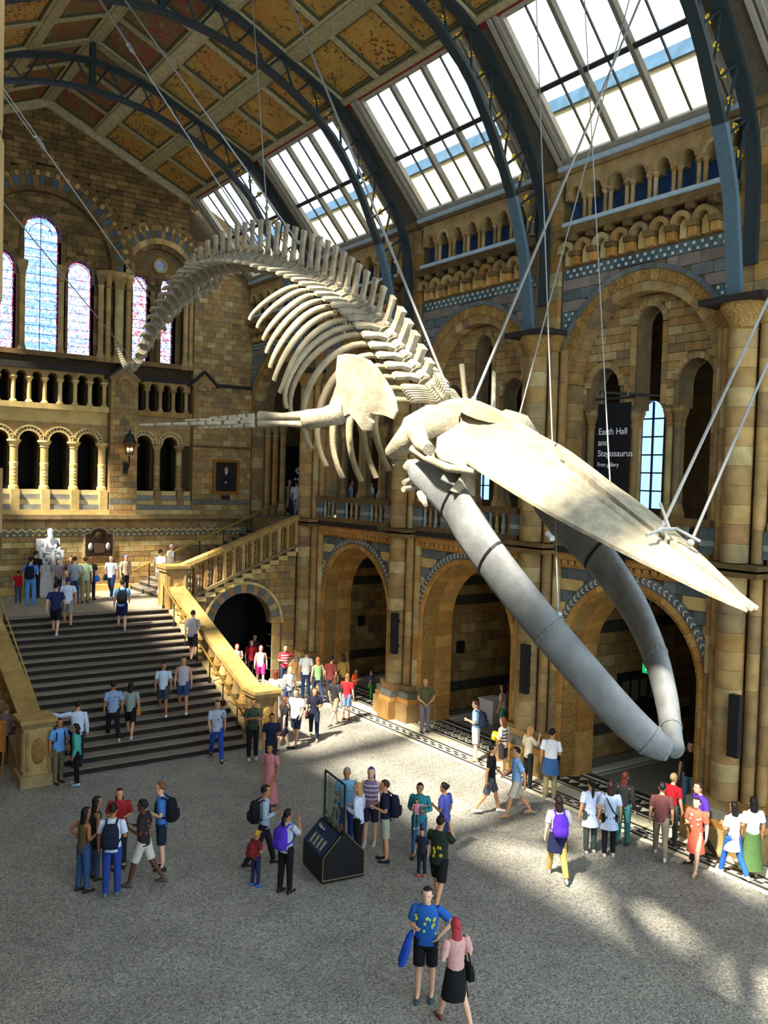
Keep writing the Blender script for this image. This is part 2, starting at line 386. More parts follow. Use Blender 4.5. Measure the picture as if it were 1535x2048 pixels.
    for k in range(7):
        y=yb-2.5+pit*(k+.5)
        mb=MB(M); mb.arc(y,16.02,.225,.29,0,PI,.27,.31,10); mb.obj('niche_arch',STONE,wall)
        if k<7:
            for dy in (-.09,.09):
                yy=yb-2.5+pit*k
                put('colonnette',COLN,STONE,wall,(18.3-.17,yy+dy,15.3),(0,0,0),(.058,.058,.66))
    back.box(u0-.3,u1+.3,15.25,16.9,-1.0,-.2)
    MB(M).box(u0-.2,u1+.2,15.3,16.64,-.2,-.17).obj('niche_back',mat('blue_painted_panel','#2f4c74',noise=(4,.3)),wall)
    MB(M).box(u0-.3,u1+.3,16.62,16.74,-.2,.34).obj('string_course',STONE_DK,wall)
    # ---- lancets inside the upper arch
    if not door:
        Ls=[(yb,.43,12.40),(yb-1.45,.52,10.85),(yb+1.45,.52,10.85)]
        def lo2(u):
            for c,r,s in Ls:
                if abs(u-c)<r: return semi(u,c,r,s)
            return 10.2
        us=sorted(set(lin(yb-2.25,yb+2.25,30)+[c+r*cos(PI*j/12) for c,r,s in Ls for j in range(13)]))
        ty=MB(M); strips(ty,us,lo2,lambda u,yb=yb:semi(u,yb,2.25,ZC) if abs(u-yb)<2.25 else ZC,-1.0,-.42); ty.obj('lancet_wall',BACK,wall)
        def seg3(a,b):
            m=(a+b)/2; e=math.sqrt(max(0,2.2**2-(m-ZC)**2)) if m>ZC else 2.2
            s=[(yb-e,yb+e)] if e>.1 else []
            for c,r,vs in Ls: s=archcut(s,a,b,c,r+.14,vs)
            return s
        alrects+=courses(10.25,13.1,.22,seg3,.5,lambda z,i:STONE)
        for c,r,s in Ls:
            voussoirs(wall,M,c,s,r,r+.15,-.44,-.34,11,STONE)
            if c==yb:
                for q in (-1,1):
                    for k in range(4): MB(M).box(c+q*r,c+q*(r+.15),10.3+k*.52,10.81+k*.52,-.44,-.34).obj('jamb_stone',STONE,wall)
        for q in (-1,1):
            for y in (.55,.80,2.08): 
                put('colonnette',COLN,STONE,wall,(18.3+.62,yb+q*y,7.4),(0,0,0),(.10,.10,2.85))
            put('colonnette',COLN,STONE,wall,(18.3+.9,yb+q*.68,7.4),(0,0,0),(.10,.10,2.85))
            MB(M).box(yb+q*.43,yb+q*.95,6.5,7.4,-1.0,-.45).obj('column_plinth',STONE,wall)
    else:
        for q in (-1,1):
            for k,(y,n) in enumerate(((2.0,-.55),(1.75,-.8),(1.5,-1.05))): put('colonnette',COLN,STONE,wall,(18.3-n,yb+q*y,6.4),(0,0,0),(.13,.13,4.3))
back.obj('wall_core',BACK,wall); niche.obj('niche_arcade',STONE_PL,wall)
blocks(wall,M,rects,-.03,.02,230)
blocks(wall,M,alrects,-.42,-.38,120,'brick')
# ---- piers
for pi_,yp in enumerate(PIERS):
    core=MB(M); core.box(yp-.72,yp+.72,0,12.4,-.9,.12); core.box(yp-.42,yp+.42,12.4,16.9,-.9,.10)
    pier=core.obj('pier',BACK,wall)
    # plinth
    for (a,b,w,n,m) in ((0,.62,1.0,.88,STONE),(.62,.78,.96,.82,STONE_OR),(.78,1.0,.93,.79,mat('plinth_grey_stone',['#75756a','#6a6b62'],noise=(4,.25))),(1.0,1.2,.86,.70,STONE)):
        for (c,d) in ((-w,-.34),(-.335,.335),(.34,w)):
            nn=n if c==-.335 else n-.28
            MB(M).box(yp+c,yp+d,a,b-.008,.0,nn).obj('plinth_stone',m,pier)
    def shaft(dy,n,r,z0,z1,h,ms):
        k=max(1,round((z1-z0)/h)); hh=(z1-z0)/k
        for i in range(k): put('shaft_drum',DRUM,ms[R_.randrange(len(ms))],pier,(18.3-n,yp+dy,z0+i*hh),(0,0,R_.random()*6),(r,r,hh-.006))
    MS=[STONE]
    shaft(0,.40,.31,1.2,6.25,.42,MS); shaft(0,.40,.31,6.55,11.75,.42,MS)
    for q in (-1,1):
        shaft(q*.47,.24,.14,1.2,6.25,.8,MS); shaft(q*.47,.24,.14,6.55,11.85,.8,MS); shaft(q*.73,.1,.12,1.2,11.9,.9,MS)
    for z in (6.25,6.42): MB(M).box(yp-.80,yp+.80,z,z+.11,0,.76).obj('ring_moulding',STONE_DK,pier)
    put('capital',CAPM,STONE_CARVE,pier,(17.9,yp,11.72),(0,0,0),(.31,.31,.6))
    for q in (-1,1): put('capital',CAPM,STONE_CARVE,pier,(18.06,yp+q*.47,11.85),(0,0,0),(.16,.16,.47))
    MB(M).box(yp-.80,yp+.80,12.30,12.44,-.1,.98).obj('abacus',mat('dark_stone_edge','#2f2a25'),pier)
    for k in range(10): 
        for q in (-1,1): MB(M).box(yp+q*.22-.21,yp+q*.22+.21,12.45+k*.42,12.86+k*.42,.0,.13).obj('stone_block',STONE if (k+q)%3 else STONE_OR,pier)
    # chamber walls behind the pier, both storeys
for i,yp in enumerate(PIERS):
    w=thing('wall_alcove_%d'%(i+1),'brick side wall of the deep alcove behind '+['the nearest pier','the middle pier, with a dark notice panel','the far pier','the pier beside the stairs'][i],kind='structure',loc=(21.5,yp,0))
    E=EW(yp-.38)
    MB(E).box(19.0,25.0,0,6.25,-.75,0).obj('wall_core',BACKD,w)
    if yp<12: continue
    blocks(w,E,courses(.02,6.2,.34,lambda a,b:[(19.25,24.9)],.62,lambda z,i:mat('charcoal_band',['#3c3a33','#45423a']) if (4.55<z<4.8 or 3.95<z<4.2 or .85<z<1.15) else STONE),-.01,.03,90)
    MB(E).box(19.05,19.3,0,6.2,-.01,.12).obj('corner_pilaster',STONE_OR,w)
rb=thing('wall_gallery_back','dark stone back wall of the galleries behind the arcade with tall windows',kind='structure',loc=(24.9,18,0))
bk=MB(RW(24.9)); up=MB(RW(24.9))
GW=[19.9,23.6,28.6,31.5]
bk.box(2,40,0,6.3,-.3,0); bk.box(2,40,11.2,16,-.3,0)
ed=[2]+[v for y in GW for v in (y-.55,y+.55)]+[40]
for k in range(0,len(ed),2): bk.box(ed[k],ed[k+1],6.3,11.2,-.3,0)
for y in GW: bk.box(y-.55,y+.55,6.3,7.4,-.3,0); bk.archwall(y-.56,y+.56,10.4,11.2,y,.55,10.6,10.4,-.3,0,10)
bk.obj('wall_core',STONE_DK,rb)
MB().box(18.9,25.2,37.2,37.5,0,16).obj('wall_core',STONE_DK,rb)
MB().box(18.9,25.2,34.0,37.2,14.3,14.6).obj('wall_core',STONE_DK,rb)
GALS=thing('ceiling_gallery','stone gallery floor over the ground floor alcoves',kind='structure',loc=(21.5,18,6.3))
MB().box(18.4,25,-3,37.2,6.2,6.42).obj('slab',mat('gallery_paving','#6b6252'),GALS)
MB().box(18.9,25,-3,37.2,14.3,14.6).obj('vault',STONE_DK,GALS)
for i,yb in enumerate(BAYS[:4]):
    gallery_balustrade(yb,['stone gallery balustrade nearest the camera at the right edge','stone gallery balustrade above the arch behind the whale jaw tip, with a black banner','stone gallery balustrade between the two middle piers, behind the near jaw','stone gallery balustrade above the farthest ground floor arch, by the stair'][i])
# left wall: behind the camera side of the hall, it shades the floor below the left skylights
wlf=MB(); wlf.box(-1.9,-1.0,-6,37.6,0,16.8); tag(wlf.obj('wall_left',STONE),'stone side wall on the camera side of the hall',kind='structure')
# ------------------------------------------------------------------ ceiling
def panel_mat(name,base,base2,leaf,line,thr,sc):
    m=bpy.data.materials.new(name); m.use_nodes=True; nt=m.node_tree; N=nt.nodes; L=nt.links; b=N['Principled BSDF']; b.inputs['Roughness'].default_value=.8
    g=N.new('ShaderNodeNewGeometry'); oi=N.new('ShaderNodeObjectInfo')
    va=N.new('ShaderNodeVectorMath'); va.operation='ADD'; cx=N.new('ShaderNodeCombineXYZ'); mu=N.new('ShaderNodeMath'); mu.operation='MULTIPLY'; mu.inputs[1].default_value=40; L.new(oi.outputs['Random'],mu.inputs[0])
    L.new(mu.outputs[0],cx.inputs[0]); L.new(mu.outputs[0],cx.inputs[1]); L.new(g.outputs['Position'],va.inputs[0]); L.new(cx.outputs[0],va.inputs[1])
    def mix(f,a,c):
        x=N.new('ShaderNodeMix'); x.data_type='RGBA'; L.new(f,x.inputs[0])
        for s,i in ((a,6),(c,7)):
            if isinstance(s,str): x.inputs[i].default_value=hexc(s)
            else: L.new(s,x.inputs[i])
        return x.outputs[2]
    def noise(scale,d=3):
        n=N.new('ShaderNodeTexNoise'); n.inputs['Scale'].default_value=scale; n.inputs['Detail'].default_value=d; L.new(va.outputs[0],n.inputs['Vector']); return n.outputs[0]
    def ramp(v,a,c,inv=False):
        r=N.new('ShaderNodeMapRange'); r.inputs[1].default_value=a; r.inputs[2].default_value=c; L.new(v,r.inputs[0])
        if inv: r.inputs[3].default_value=1; r.inputs[4].default_value=0
        return r.outputs[0]
    c=mix(ramp(noise(1.6),.35,.65),base,base2)
    n=noise(1.3,1); s=N.new('ShaderNodeMath'); s.operation='SUBTRACT'; s.inputs[1].default_value=.5; L.new(n,s.inputs[0]); ab=N.new('ShaderNodeMath'); ab.operation='ABSOLUTE'; L.new(s.outputs[0],ab.inputs[0])
    c=mix(ramp(ab.outputs[0],.002,.009,True),c,line)
    v=N.new('ShaderNodeTexVoronoi'); v.inputs['Scale'].default_value=sc; L.new(va.outputs[0],v.inputs['Vector'])
    f=ramp(v.outputs['Distance'],thr,thr+.08,True); gm=N.new('ShaderNodeMath'); gm.operation='MULTIPLY'; L.new(f,gm.inputs[0]); L.new(ramp(noise(1.1),.42,.56),gm.inputs[1])
    c=mix(gm.outputs[0],c,leaf); L.new(c,b.inputs['Base Color']); return m
PANY=panel_mat('botanical_ochre_panel','#b08a3c','#9c7330','#4f4a22','#5a4322',.3,7)
PANO=panel_mat('botanical_orange_panel','#b0792f','#a5893f','#6a3318','#4e3a1c',.3,6)
PANR=panel_mat('botanical_red_panel','#7a4c2c','#6a6132','#86392a','#8f7f50',.35,3.2)
MOULD=mat('cream_moulding',['#a89c74','#9c9068','#b3a77e'],noise=(9,.3),bump=(25,.4))
MOULDG=mat('olive_border',['#5a5738','#4e4d34'],noise=(8,.2))
REDM=mat('red_moulding','#7d2a20',noise=(16,.4))
ceil=thing('ceiling','coffered timber ceiling with painted botanical panels in gilded mouldings',kind='structure',loc=(XC,18,22.9))
SLW,SLH=6.13,2.7; SLL=math.hypot(SLW,SLH); YA,YE=-1.0,37.2
def CM(side):
    nx,nz=-side*SLH/SLL,-SLW/SLL
    return lambda y,s,n:(XC+side*SLW*s/SLL+nx*n,y,22.9-SLH*s/SLL+nz*n)
bounds=[37.2]+PIERS[::-1]+[5.42,-1.0]
for side in (1,-1):
    Mc=CM(side)
    MB(Mc).box(YA,YE,0,SLL+.15,-.4,-.02).obj('roof_slab',MOULDG,ceil)
    row=SLL/3
    for k in range(4):
        w=.18 if k in (1,2) else .2
        MB(Mc).box(YA,YE,max(0,k*row-w),k*row+w if k<3 else SLL,-.02,.16).obj('purlin',MOULD,ceil)
        if k<3:
            for d in (-1,1): MB(Mc).box(YA,YE,max(0,k*row+d*(w+.05)-.05),k*row+d*(w+.05)+.05,-.02,.10).obj('purlin_moulding',MOULD,ceil)
    for bi in range(len(bounds)-1):
        y1,y0=bounds[bi],bounds[bi+1]; w=(y1-y0)/3
        for j in range(3):
            yy=y0+j*w
            MB(Mc).box(yy-(.2 if j==0 else .09),yy+(.2 if j==0 else .09),0,SLL,-.02,.13 if j else .15).obj('rafter',MOULD,ceil)
            if side<0 and bi>2: continue
            for k in range(3):
                a,b,c,d=yy+(.3 if j==0 else .2),yy+w-(.3 if j==2 else .2),k*row+.34,k*row+row-.34
                fr=MB(Mc)
                for (p,q,r,s,n) in ((a-.1,b+.1,c-.1,c,.07),(a-.1,b+.1,d,d+.1,.07),(a-.1,a,c,d,.07),(b,b+.1,c,d,.07)): fr.box(p,q,r,s,-.02,n)
                fo=fr.obj('panel_frame',MOULDG,ceil)
                pm=PANR if k==0 else (PANO if (j+k+bi)%2 else PANY)
                MB(Mc).box(a,b,c,d,-.02,.015).obj('painted_panel',pm,ceil)
    if side>0: 
        MB(Mc).box(YA,YE,SLL,SLL+.17,-.3,.17).obj('red_cornice',REDM,ceil); MB(Mc).box(YA,YE,SLL+.17,SLL+.25,-.3,.12).obj('cream_cornice',MOULD,ceil)
    else: MB(Mc).box(YA,YE,SLL,SLL+.25,-.3,.15).obj('red_cornice',REDM,ceil)
# ------------------------------------------------------------------ skylights
def glass_mat(name,col,gl=.06):
    m=bpy.data.materials.new(name); m.use_nodes=True; nt=m.node_tree; N=nt.nodes; L=nt.links; N.remove(N['Principled BSDF'])
    t=N.new('ShaderNodeBsdfTransparent'); t.inputs[0].default_value=col; g=N.new('ShaderNodeBsdfGlossy'); g.inputs['Roughness'].default_value=.08
    mx=N.new('ShaderNodeMixShader'); mx.inputs[0].default_value=gl; L.new(t.outputs[0],mx.inputs[1]); L.new(g.outputs[0],mx.inputs[2]); L.new(mx.outputs[0],N['Material Output'].inputs[0]); return m
GLASS=glass_mat('skylight_glass',(.95,.97,1,1))
CAS=mat('casing_paint',['#8f8876','#999281'],noise=(7,.15)); CASD=mat('casing_dark_paint','#5c5648',noise=(7,.2)); MUL=mat('mullion_paint','#6e685a',noise=(7,.15)); TRAN=mat('transom_iron','#2b2a2a',rough=.5)  # CASD is the darker paint of some casing strips and boards
KL=math.hypot(2.92,3.25)
def KM(side):
    tx,tz=side*2.92/KL,-3.25/KL; nx,nz=-side*3.25/KL,-2.92/KL
    return lambda y,t,n:(XC+side*(15.28-XC)+tx*t*KL+nx*n,y,20.1+tz*t*KL+nz*n)
wn=0
for side in (1,-1):
    Mk=KM(side)
    for bi,yb in enumerate([34.17,27.93,21.5,15.06,8.63,2.2]):
        hw=3.0 if bi==0 else 3.215; a,b=yb-hw,yb+hw; gw=2.3 if side>0 else 2.62; ga,gb=yb-gw,yb+gw
        wn+=1
        w=thing('window_%d'%wn,'sloping skylight %s'%((['next to the gable end','second from the gable end','third from the gable end','fourth from the gable, above the large upper arch','at the right edge of the picture','above and behind the camera'][bi]) if side>0 else 'on the camera side of the roof, bay %d'%(bi+1)),kind='structure',loc=Mk(yb,.5,0))
        fr=MB(Mk)
        for (p,q,n) in ((a,ga-.42,.02),(gb+.42,b,.02)): fr.box(p,q,0,1,-.12,n)
        fr.obj('rafter_board',CASD,w)
        for s,e in ((ga,-1),(gb,1)):
            for k,(o,wd,n,mm) in enumerate(((.0,.12,.05,CAS),(.12,.12,.12,CAS),(.24,.08,.07,CASD),(.32,.12,.15,CAS))):
                p,q=s+e*o,s+e*(o+wd); MB(Mk).box(min(p,q),max(p,q),0,1,-.1,n).obj('casing_board',mm,w)
        MB(Mk).box(ga,gb,0,.035,-.1,.06).obj('head_rail',CAS,w); MB(Mk).box(ga-.4,gb+.4,.92,.955,-.1,.12).obj('sill_rail',CAS,w)
        MB(Mk).box(ga-.45,gb+.45,.955,1.035,-.1,.22).obj('sill_ledge',LEAD,w)
        lw=(gb-ga)/3
        for k in (1,2): MB(Mk).box(ga+k*lw-.06,ga+k*lw+.06,.03,.93,-.08,.10).obj('mullion',MUL,w)
        for k in range(3): MB(Mk).box(ga+(k+.5)*lw-.018,ga+(k+.5)*lw+.018,.03,.93,-.03,.03).obj('glazing_bar',TRAN,w)
        MB(Mk).box(ga,gb,.475,.505,-.06,.07).obj('transom',TRAN,w)
        for r in range(2):
            for k in range(6):
                p=MB(Mk); y0=ga+k*lw/2+.01; t0=.035+r*.455; p.add([(y0,t0,-.02),(y0+lw/2-.02,t0,-.02),(y0+lw/2-.02,t0+.43,-.02),(y0,t0+.43,-.02)],[(0,1,2,3)]); p.obj('pane',GLASS,w)
        # daylight portal of this opening (guides sky light, emits nothing itself)
        L=area('skylight_portal',Mk(yb,.5,-.15),Vector(Mk(yb,.5,1))-Vector(Mk(yb,.5,0)),4.6,4.2,10,(1,1,1)); L.data.cycles.is_portal=True
        q=Vector(Mk(yb,.5,1))-Vector(Mk(yb,.5,0)); zx=(-q).normalized(); xx=Vector((0,1,0)); yy=zx.cross(xx)
        L.rotation_euler=Matrix((xx,yy,zx)).transposed().to_euler()
L=area('open_end_portal',(9,-5.9,9.5),(0,1,0),20,19,10,(1,1,1)); L.data.cycles.is_portal=True  # near end left open as added sky fill; portal itself emits nothing
# roof edge closing pieces between skylight foot and wall head, right side
tag(MB().box(18.1,19.4,-3,37.3,16.7,16.95).obj('roof_gutter',STONE_DK),'stone wall head under the skylights',kind='structure')
tag(MB().box(-1.9,.25,-6,37.3,16.7,16.95).obj('roof_gutter',STONE_DK),'stone wall head under the camera side skylights',kind='structure')
pp=thing('parapet','sunlit cream parapet with a blue slate coping outside the skylights','parapet',(20.6,18,16))
MB().box(20.0,20.9,-6,46,16,19.62).obj('parapet_wall',mat('cream_render','#bfb28a',noise=(1.2,.15)),pp)
MB().box(19.9,21.0,-6,46,19.62,20.0).obj('coping',mat('slate_coping','#3c5a72',noise=(3,.25)),pp)
# ------------------------------------------------------------------ iron trusses
INN=[(17.52,12.45),(17.36,13.6),(17.2,14.62),(16.76,15.88),(15.96,17.5),(15.03,18.85),(14.05,19.65),(13.2,20.15),(12.15,20.62),(11.1,20.92),(10.1,21.08),(9.15,21.14)]
OUT=[(18.02,13.2),(18.02,14.6),(17.95,15.84),(17.5,17.0),(16.5,18.42),(15.45,19.72),(14.75,20.2),(13.69,20.72),(12.6,21.2),(11.4,21.68),(10.2,21.98),(9.15,22.1)]
def resamp(pts,n):
    pts=[Vector((x,0,z)) for x,z in pts]; d=[0]
    for a,b in zip(pts[:-1],pts[1:]): d.append(d[-1]+(b-a).length)
    o=[]
    for i in range(n+1):
        t=d[-1]*i/n; k=max(j for j in range(len(d)-1) if d[j]<=t+1e-9); f=(t-d[k])/(d[k+1]-d[k]); o.append(pts[k].lerp(pts[k+1],min(1,f)))
    return o
def flower(b):
    for k in range(5):
        a=2*PI*k/5; b.ball((.5*cos(a),0,.5*sin(a)),(.38 if abs(cos(a))>.5 else .24,.12,.38 if abs(sin(a))>.5 else .24),6,4)
    b.ball((0,-.05,0),.2,6,4)
FLOW=mk(flower,'gilded_leaf',GOLD,True)
tl=['dark iron arched roof truss nearest the camera at the right edge','iron arched roof truss rising from the second pier, above the skull cables','iron arched roof truss over the whale hump','iron arched roof truss nearest the stained glass gable']
for ti,yp in enumerate(PIERS):
    t=thing('roof_truss',tl[ti],'truss',(XC,yp,12.4),group='iron roof trusses')
    for side in (1,-1):
        f=lambda p:(XC+side*(p.x-XC),yp,p.z)
        I=resamp(INN,26); O=resamp(OUT,24)
        def chord(P,hw,hd,name,m):
            b=MB(); rings=[]
            for i,p in enumerate(P):
                d=(P[min(i+1,len(P)-1)]-P[max(i-1,0)]).normalized(); nrm=Vector((-d.z,0,d.x))
                rings.append([f(p+nrm*s*hd+Vector((0,0,0))) for s in (-1,1)])
            R2=[[(a[0],yp-hw,a[2]),(c[0],yp-hw,c[2]),(c[0],yp+hw,c[2]),(a[0],yp+hw,a[2])] for a,c in rings]
            b.loft(R2); return b.obj(name,m,t)
        chord(I[:8],.17,.06,'iron_leg',IRONL); chord(I[7:],.15,.055,'lower_chord',IRON); chord(O,.16,.06,'upper_chord',IRON)
        I2=resamp(INN[2:],20); O2=resamp(OUT[2:],20)
        for k in range(20):
            a,b=(I2[k],O2[min(20,k+1)]) if k%2==0 else (O2[k],I2[min(20,k+1)])
            mb=MB(); mb.tube([f(a),f(b)],.04,5); mb.obj('web_bar',IRON,t)
            if side>0 and k<11:
                c=(I2[k]+O2[k]+I2[k+1]+O2[k+1])/4
                put('gilded_leaf',FLOW,GOLD,t,f(c),(0,R_.random(),0),(.14,.14,.14))
    MB().box(XC-.09,XC+.09,yp-.09,yp+.09,21.1,22.8).obj('king_post',IRON,t)

# gallery back windows glazing
for i,y in enumerate(GW):
    w=thing('window_%d'%(30+i),'tall narrow gallery window '+['glowing beside the black banner','glimpsed under the skull behind the near jaw','glimpsed between the middle gallery columns','at the far end of the gallery'][i],kind='structure',loc=(25,y,7.4))
    p=MB(RW(24.9)); p.prism([(y-.55,7.4),(y+.55,7.4)]+[(y+.55*cos(PI*k/10),10.6+.55*sin(PI*k/10)) for k in range(11)],-.16,-.15); p.obj('pane',glass_mat('gallery_glass_%d'%i,(.55,.68,.95,1)),w)
    for k in range(6): MB(RW(24.9)).box(y-.55,y+.55,7.4+k*.62,7.45+k*.62,-.18,-.12).obj('glazing_bar',TRAN,w)
    MB(RW(24.9)).box(y-.03,y+.03,7.4,11.1,-.18,-.12).obj('glazing_bar',TRAN,w)
# ------------------------------------------------------------------ end wall
GREYD=mat('dark_slate_stone',['#465258','#505b5f','#3e494f'],noise=(4,.25),bump=(14,.2))
ew=thing('wall_back','stone gable end wall with stained glass, arcades and a landing below',kind='structure',loc=(XC,37.2,0))
E=EW(37.2)
core=MB(E)
core.box(-1.5,19,0,7.4,-1.6,-.35); core.box(-1.5,19,10.05,10.8,-1.6,-.35); core.box(-1.5,19,12.15,12.9,-1.6,-.35)
WINS=[(9.18,.71,17.67,12.92),(10.71,.53,16.28,12.92),(7.65,.53,16.28,12.92),(13.26,.39,16.24,12.98),(14.46,.34,16.28,12.92)]
for x in (9.18-4.0,9.18-2.8): pass
def openstrips(mb,x0,x1,v0,v1,ops,n0,n1,extra=()):
    us=sorted(set([x0,x1]+[o[0]+o[1]*cos(PI*j/12) for o in ops for j in range(13)]+list(extra)))
    us=[u for u in us if x0<=u<=x1]
    def lo(u):
        for c,r,s,_ in ops:
            if abs(u-c)<r: return semi(u,c,r,s)
        return v0
    strips(mb,us,lo,lambda u:v1,n0,n1)
openstrips(core,-1.5,19,12.9,18.6,WINS,-.9,-.35)
core.prism([(-1.5,18.6),(19,18.6),(15.5,20.35),(9.15,23.2),(2.8,20.35)],-.9,-.35)
TRIF=[(7.15+.597*k,.19,11.9,10.8) for k in range(8)]+[(13.18+.588*k,.175,11.83,10.8) for k in range(4)]
openstrips(core,-1.5,19,10.8,12.15,TRIF,-.8,-.35)
LOW=[(7.52+1.155*k,.39,9.33,7.4) for k in range(4)]+[(13.39,.37,9.4,7.4),(14.57,.34,9.42,7.4)]
openstrips(core,-1.5,19,7.4,10.05,LOW,-.9,-.35)
core.obj('wall_core',BACKD,ew)
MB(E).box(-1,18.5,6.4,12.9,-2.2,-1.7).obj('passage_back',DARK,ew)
def gable_hi(x): return 22.9-2.7/6.13*abs(x-9.15)
# brickwork: gable field and window bays
def segg(a,b):
    m=b
    h=min(9.85,(22.85-m)/(2.7/6.13)) if m>18.9 else 9.85
    s=[(max(6.6,9.15-h),min(15.2 if m>18.4 else 18.2,9.15+h))]
    s=archcut(s,a,b,9.15,3.7,16.5); s=archcut(s,a,b,14.0,2.36,16.55,16.4)
    if a<16.6: s=minus(s,6,15.55)
    return [q for q in s if q[1]-q[0]>.1]
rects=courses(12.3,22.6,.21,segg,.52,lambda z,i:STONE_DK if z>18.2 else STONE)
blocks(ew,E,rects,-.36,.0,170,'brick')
def segr(a,b):
    m=(a+b)/2; e=2.9 if m<16.5 else math.sqrt(max(0,2.9**2-(m-16.5)**2)); s=[(9.15-e,9.15+e)] if e>.2 else []
    s=[(max(6.7,p),q) for p,q in s]
    for c,r,vs,si in WINS[:3]: s=archcut(s,a,b,c,r+.2,vs,12.9)
    return s
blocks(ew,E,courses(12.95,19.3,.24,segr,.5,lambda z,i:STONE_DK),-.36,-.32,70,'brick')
# ring arches
voussoirs(ew,E,9.15,16.5,2.72,2.92,-.36,.02,20,STONE_DK); voussoirs(ew,E,9.15,16.5,2.92,3.3,-.36,.0,40,GREYD,alt=STONE_DK); voussoirs(ew,E,9.15,16.5,3.3,3.5,-.36,.03,54,STONE,alt=STONE_DK,gap=.02); voussoirs(ew,E,9.15,16.5,3.5,3.68,-.36,.06,22,STONE_DK)
voussoirs(ew,E,14.0,16.55,1.24,1.42,-.36,-.1,14,STONE_DK); voussoirs(ew,E,14.0,16.55,1.42,1.66,-.36,.0,14,STONE); voussoirs(ew,E,14.0,16.55,1.66,1.98,-.36,.02,24,GREYD,alt=STONE_DK,a1=2.75); voussoirs(ew,E,14.0,16.55,1.98,2.2,-.36,.04,36,STONE,alt=STONE_DK,a1=2.6,gap=.02); voussoirs(ew,E,14.0,16.55,2.2,2.36,-.36,.07,16,STONE_DK,a1=2.55)
mb=MB(E); mb.archwall(12.7,15.3,16.3,16.56,14.0,.01,16.4,16.3,-.4,-.38); 
MB(E).prism([(14.0+1.3*cos(PI*k/16),16.55+1.3*sin(PI*k/16)) for k in range(17)],-.36,-.31).obj('tympanum',STONE_DP,ew)
for q in (-1,1): MB(E).prism([(9.15,22.98),(9.15,22.5),(9.15+q*6.4,20.2-.52+.02),(9.15+q*6.4,20.2-.04)],-.2,.12).obj('verge_moulding',MOULD,ew)
MB(E).prism([(14.03+.24*cos(2*PI*k/16),17.1+.24*sin(2*PI*k/16)) for k in range(16)],-.31,-.3).obj('roundel_glass',mat('roundel_glass','#8fa0b4',rough=.3),ew)
rl=MB(E); rl.arc(14.03,17.1,.24,.32,0,2*PI,-.36,-.24,16); rl.obj('roundel_ring',STONE,ew)
# stained glass
def stained(name,base,alt,dot,sc):
    m=bpy.data.materials.new(name); m.use_nodes=True; nt=m.node_tree; N=nt.nodes; L=nt.links; N.remove(N['Principled BSDF'])
    g=N.new('ShaderNodeNewGeometry'); v=N.new('ShaderNodeTexVoronoi'); v.inputs['Scale'].default_value=sc; L.new(g.outputs['Position'],v.inputs['Vector'])
    def mix(f,a,c):
        x=N.new('ShaderNodeMix'); x.data_type='RGBA'; L.new(f,x.inputs[0])
        for s,i in ((a,6),(c,7)):
            if isinstance(s,str): x.inputs[i].default_value=hexc(s)
            else: L.new(s,x.inputs[i])
        return x.outputs[2]
    def rg(o,a,b):
        r=N.new('ShaderNodeMapRange'); r.inputs[1].default_value=a; r.inputs[2].default_value=b; L.new(o,r.inputs[0]); return r.outputs[0]
    sp=N.new('ShaderNodeSeparateColor'); L.new(v.outputs['Color'],sp.inputs[0])
    wv=N.new('ShaderNodeTexWave'); wv.bands_direction='Z'; wv.inputs['Scale'].default_value=.75; L.new(g.outputs['Position'],wv.inputs['Vector'])
    c=mix(rg(wv.outputs[0],.45,.6),base,alt)
    th=N.new('ShaderNodeMath'); th.operation='GREATER_THAN'; th.inputs[1].default_value=.8; L.new(sp.outputs[0],th.inputs[0])
    c=mix(th.outputs[0],c,dot)
    th2=N.new('ShaderNodeMath'); th2.operation='LESS_THAN'; th2.inputs[1].default_value=.12; L.new(sp.outputs[1],th2.inputs[0]); c=mix(th2.outputs[0],c,'#b4c6f2')
    ve=N.new('ShaderNodeTexVoronoi'); ve.feature='DISTANCE_TO_EDGE'; ve.inputs['Scale'].default_value=sc; L.new(g.outputs['Position'],ve.inputs['Vector']); th3=N.new('ShaderNodeMath'); th3.operation='LESS_THAN'; th3.inputs[1].default_value=.025; L.new(ve.outputs[0],th3.inputs[0]); c=mix(th3.outputs[0],c,'#5a5a70')
    t=N.new('ShaderNodeBsdfTransparent'); L.new(c,t.inputs[0]); d=N.new('ShaderNodeBsdfTranslucent'); L.new(c,d.inputs[0]); mx=N.new('ShaderNodeMixShader'); mx.inputs[0].default_value=.12; L.new(t.outputs[0],mx.inputs[1]); L.new(d.outputs[0],mx.inputs[2]); L.new(mx.outputs[0],N['Material Output'].inputs[0]); return m
SG=[stained('blue_stained_glass','#eef4ff','#c4d8ff','#b9cdf4',13),stained('pink_stained_glass','#f4f7ff','#e6edff','#e9c4ca',14),stained('red_stained_glass','#f6f6fc','#f0eaf2','#e0a0a4',14)]
SGB=stained('red_border_glass','#dc5a70','#c8649a','#f4eaee',16)
LEADM=mat('window_lead','#20202a',rough=.6)
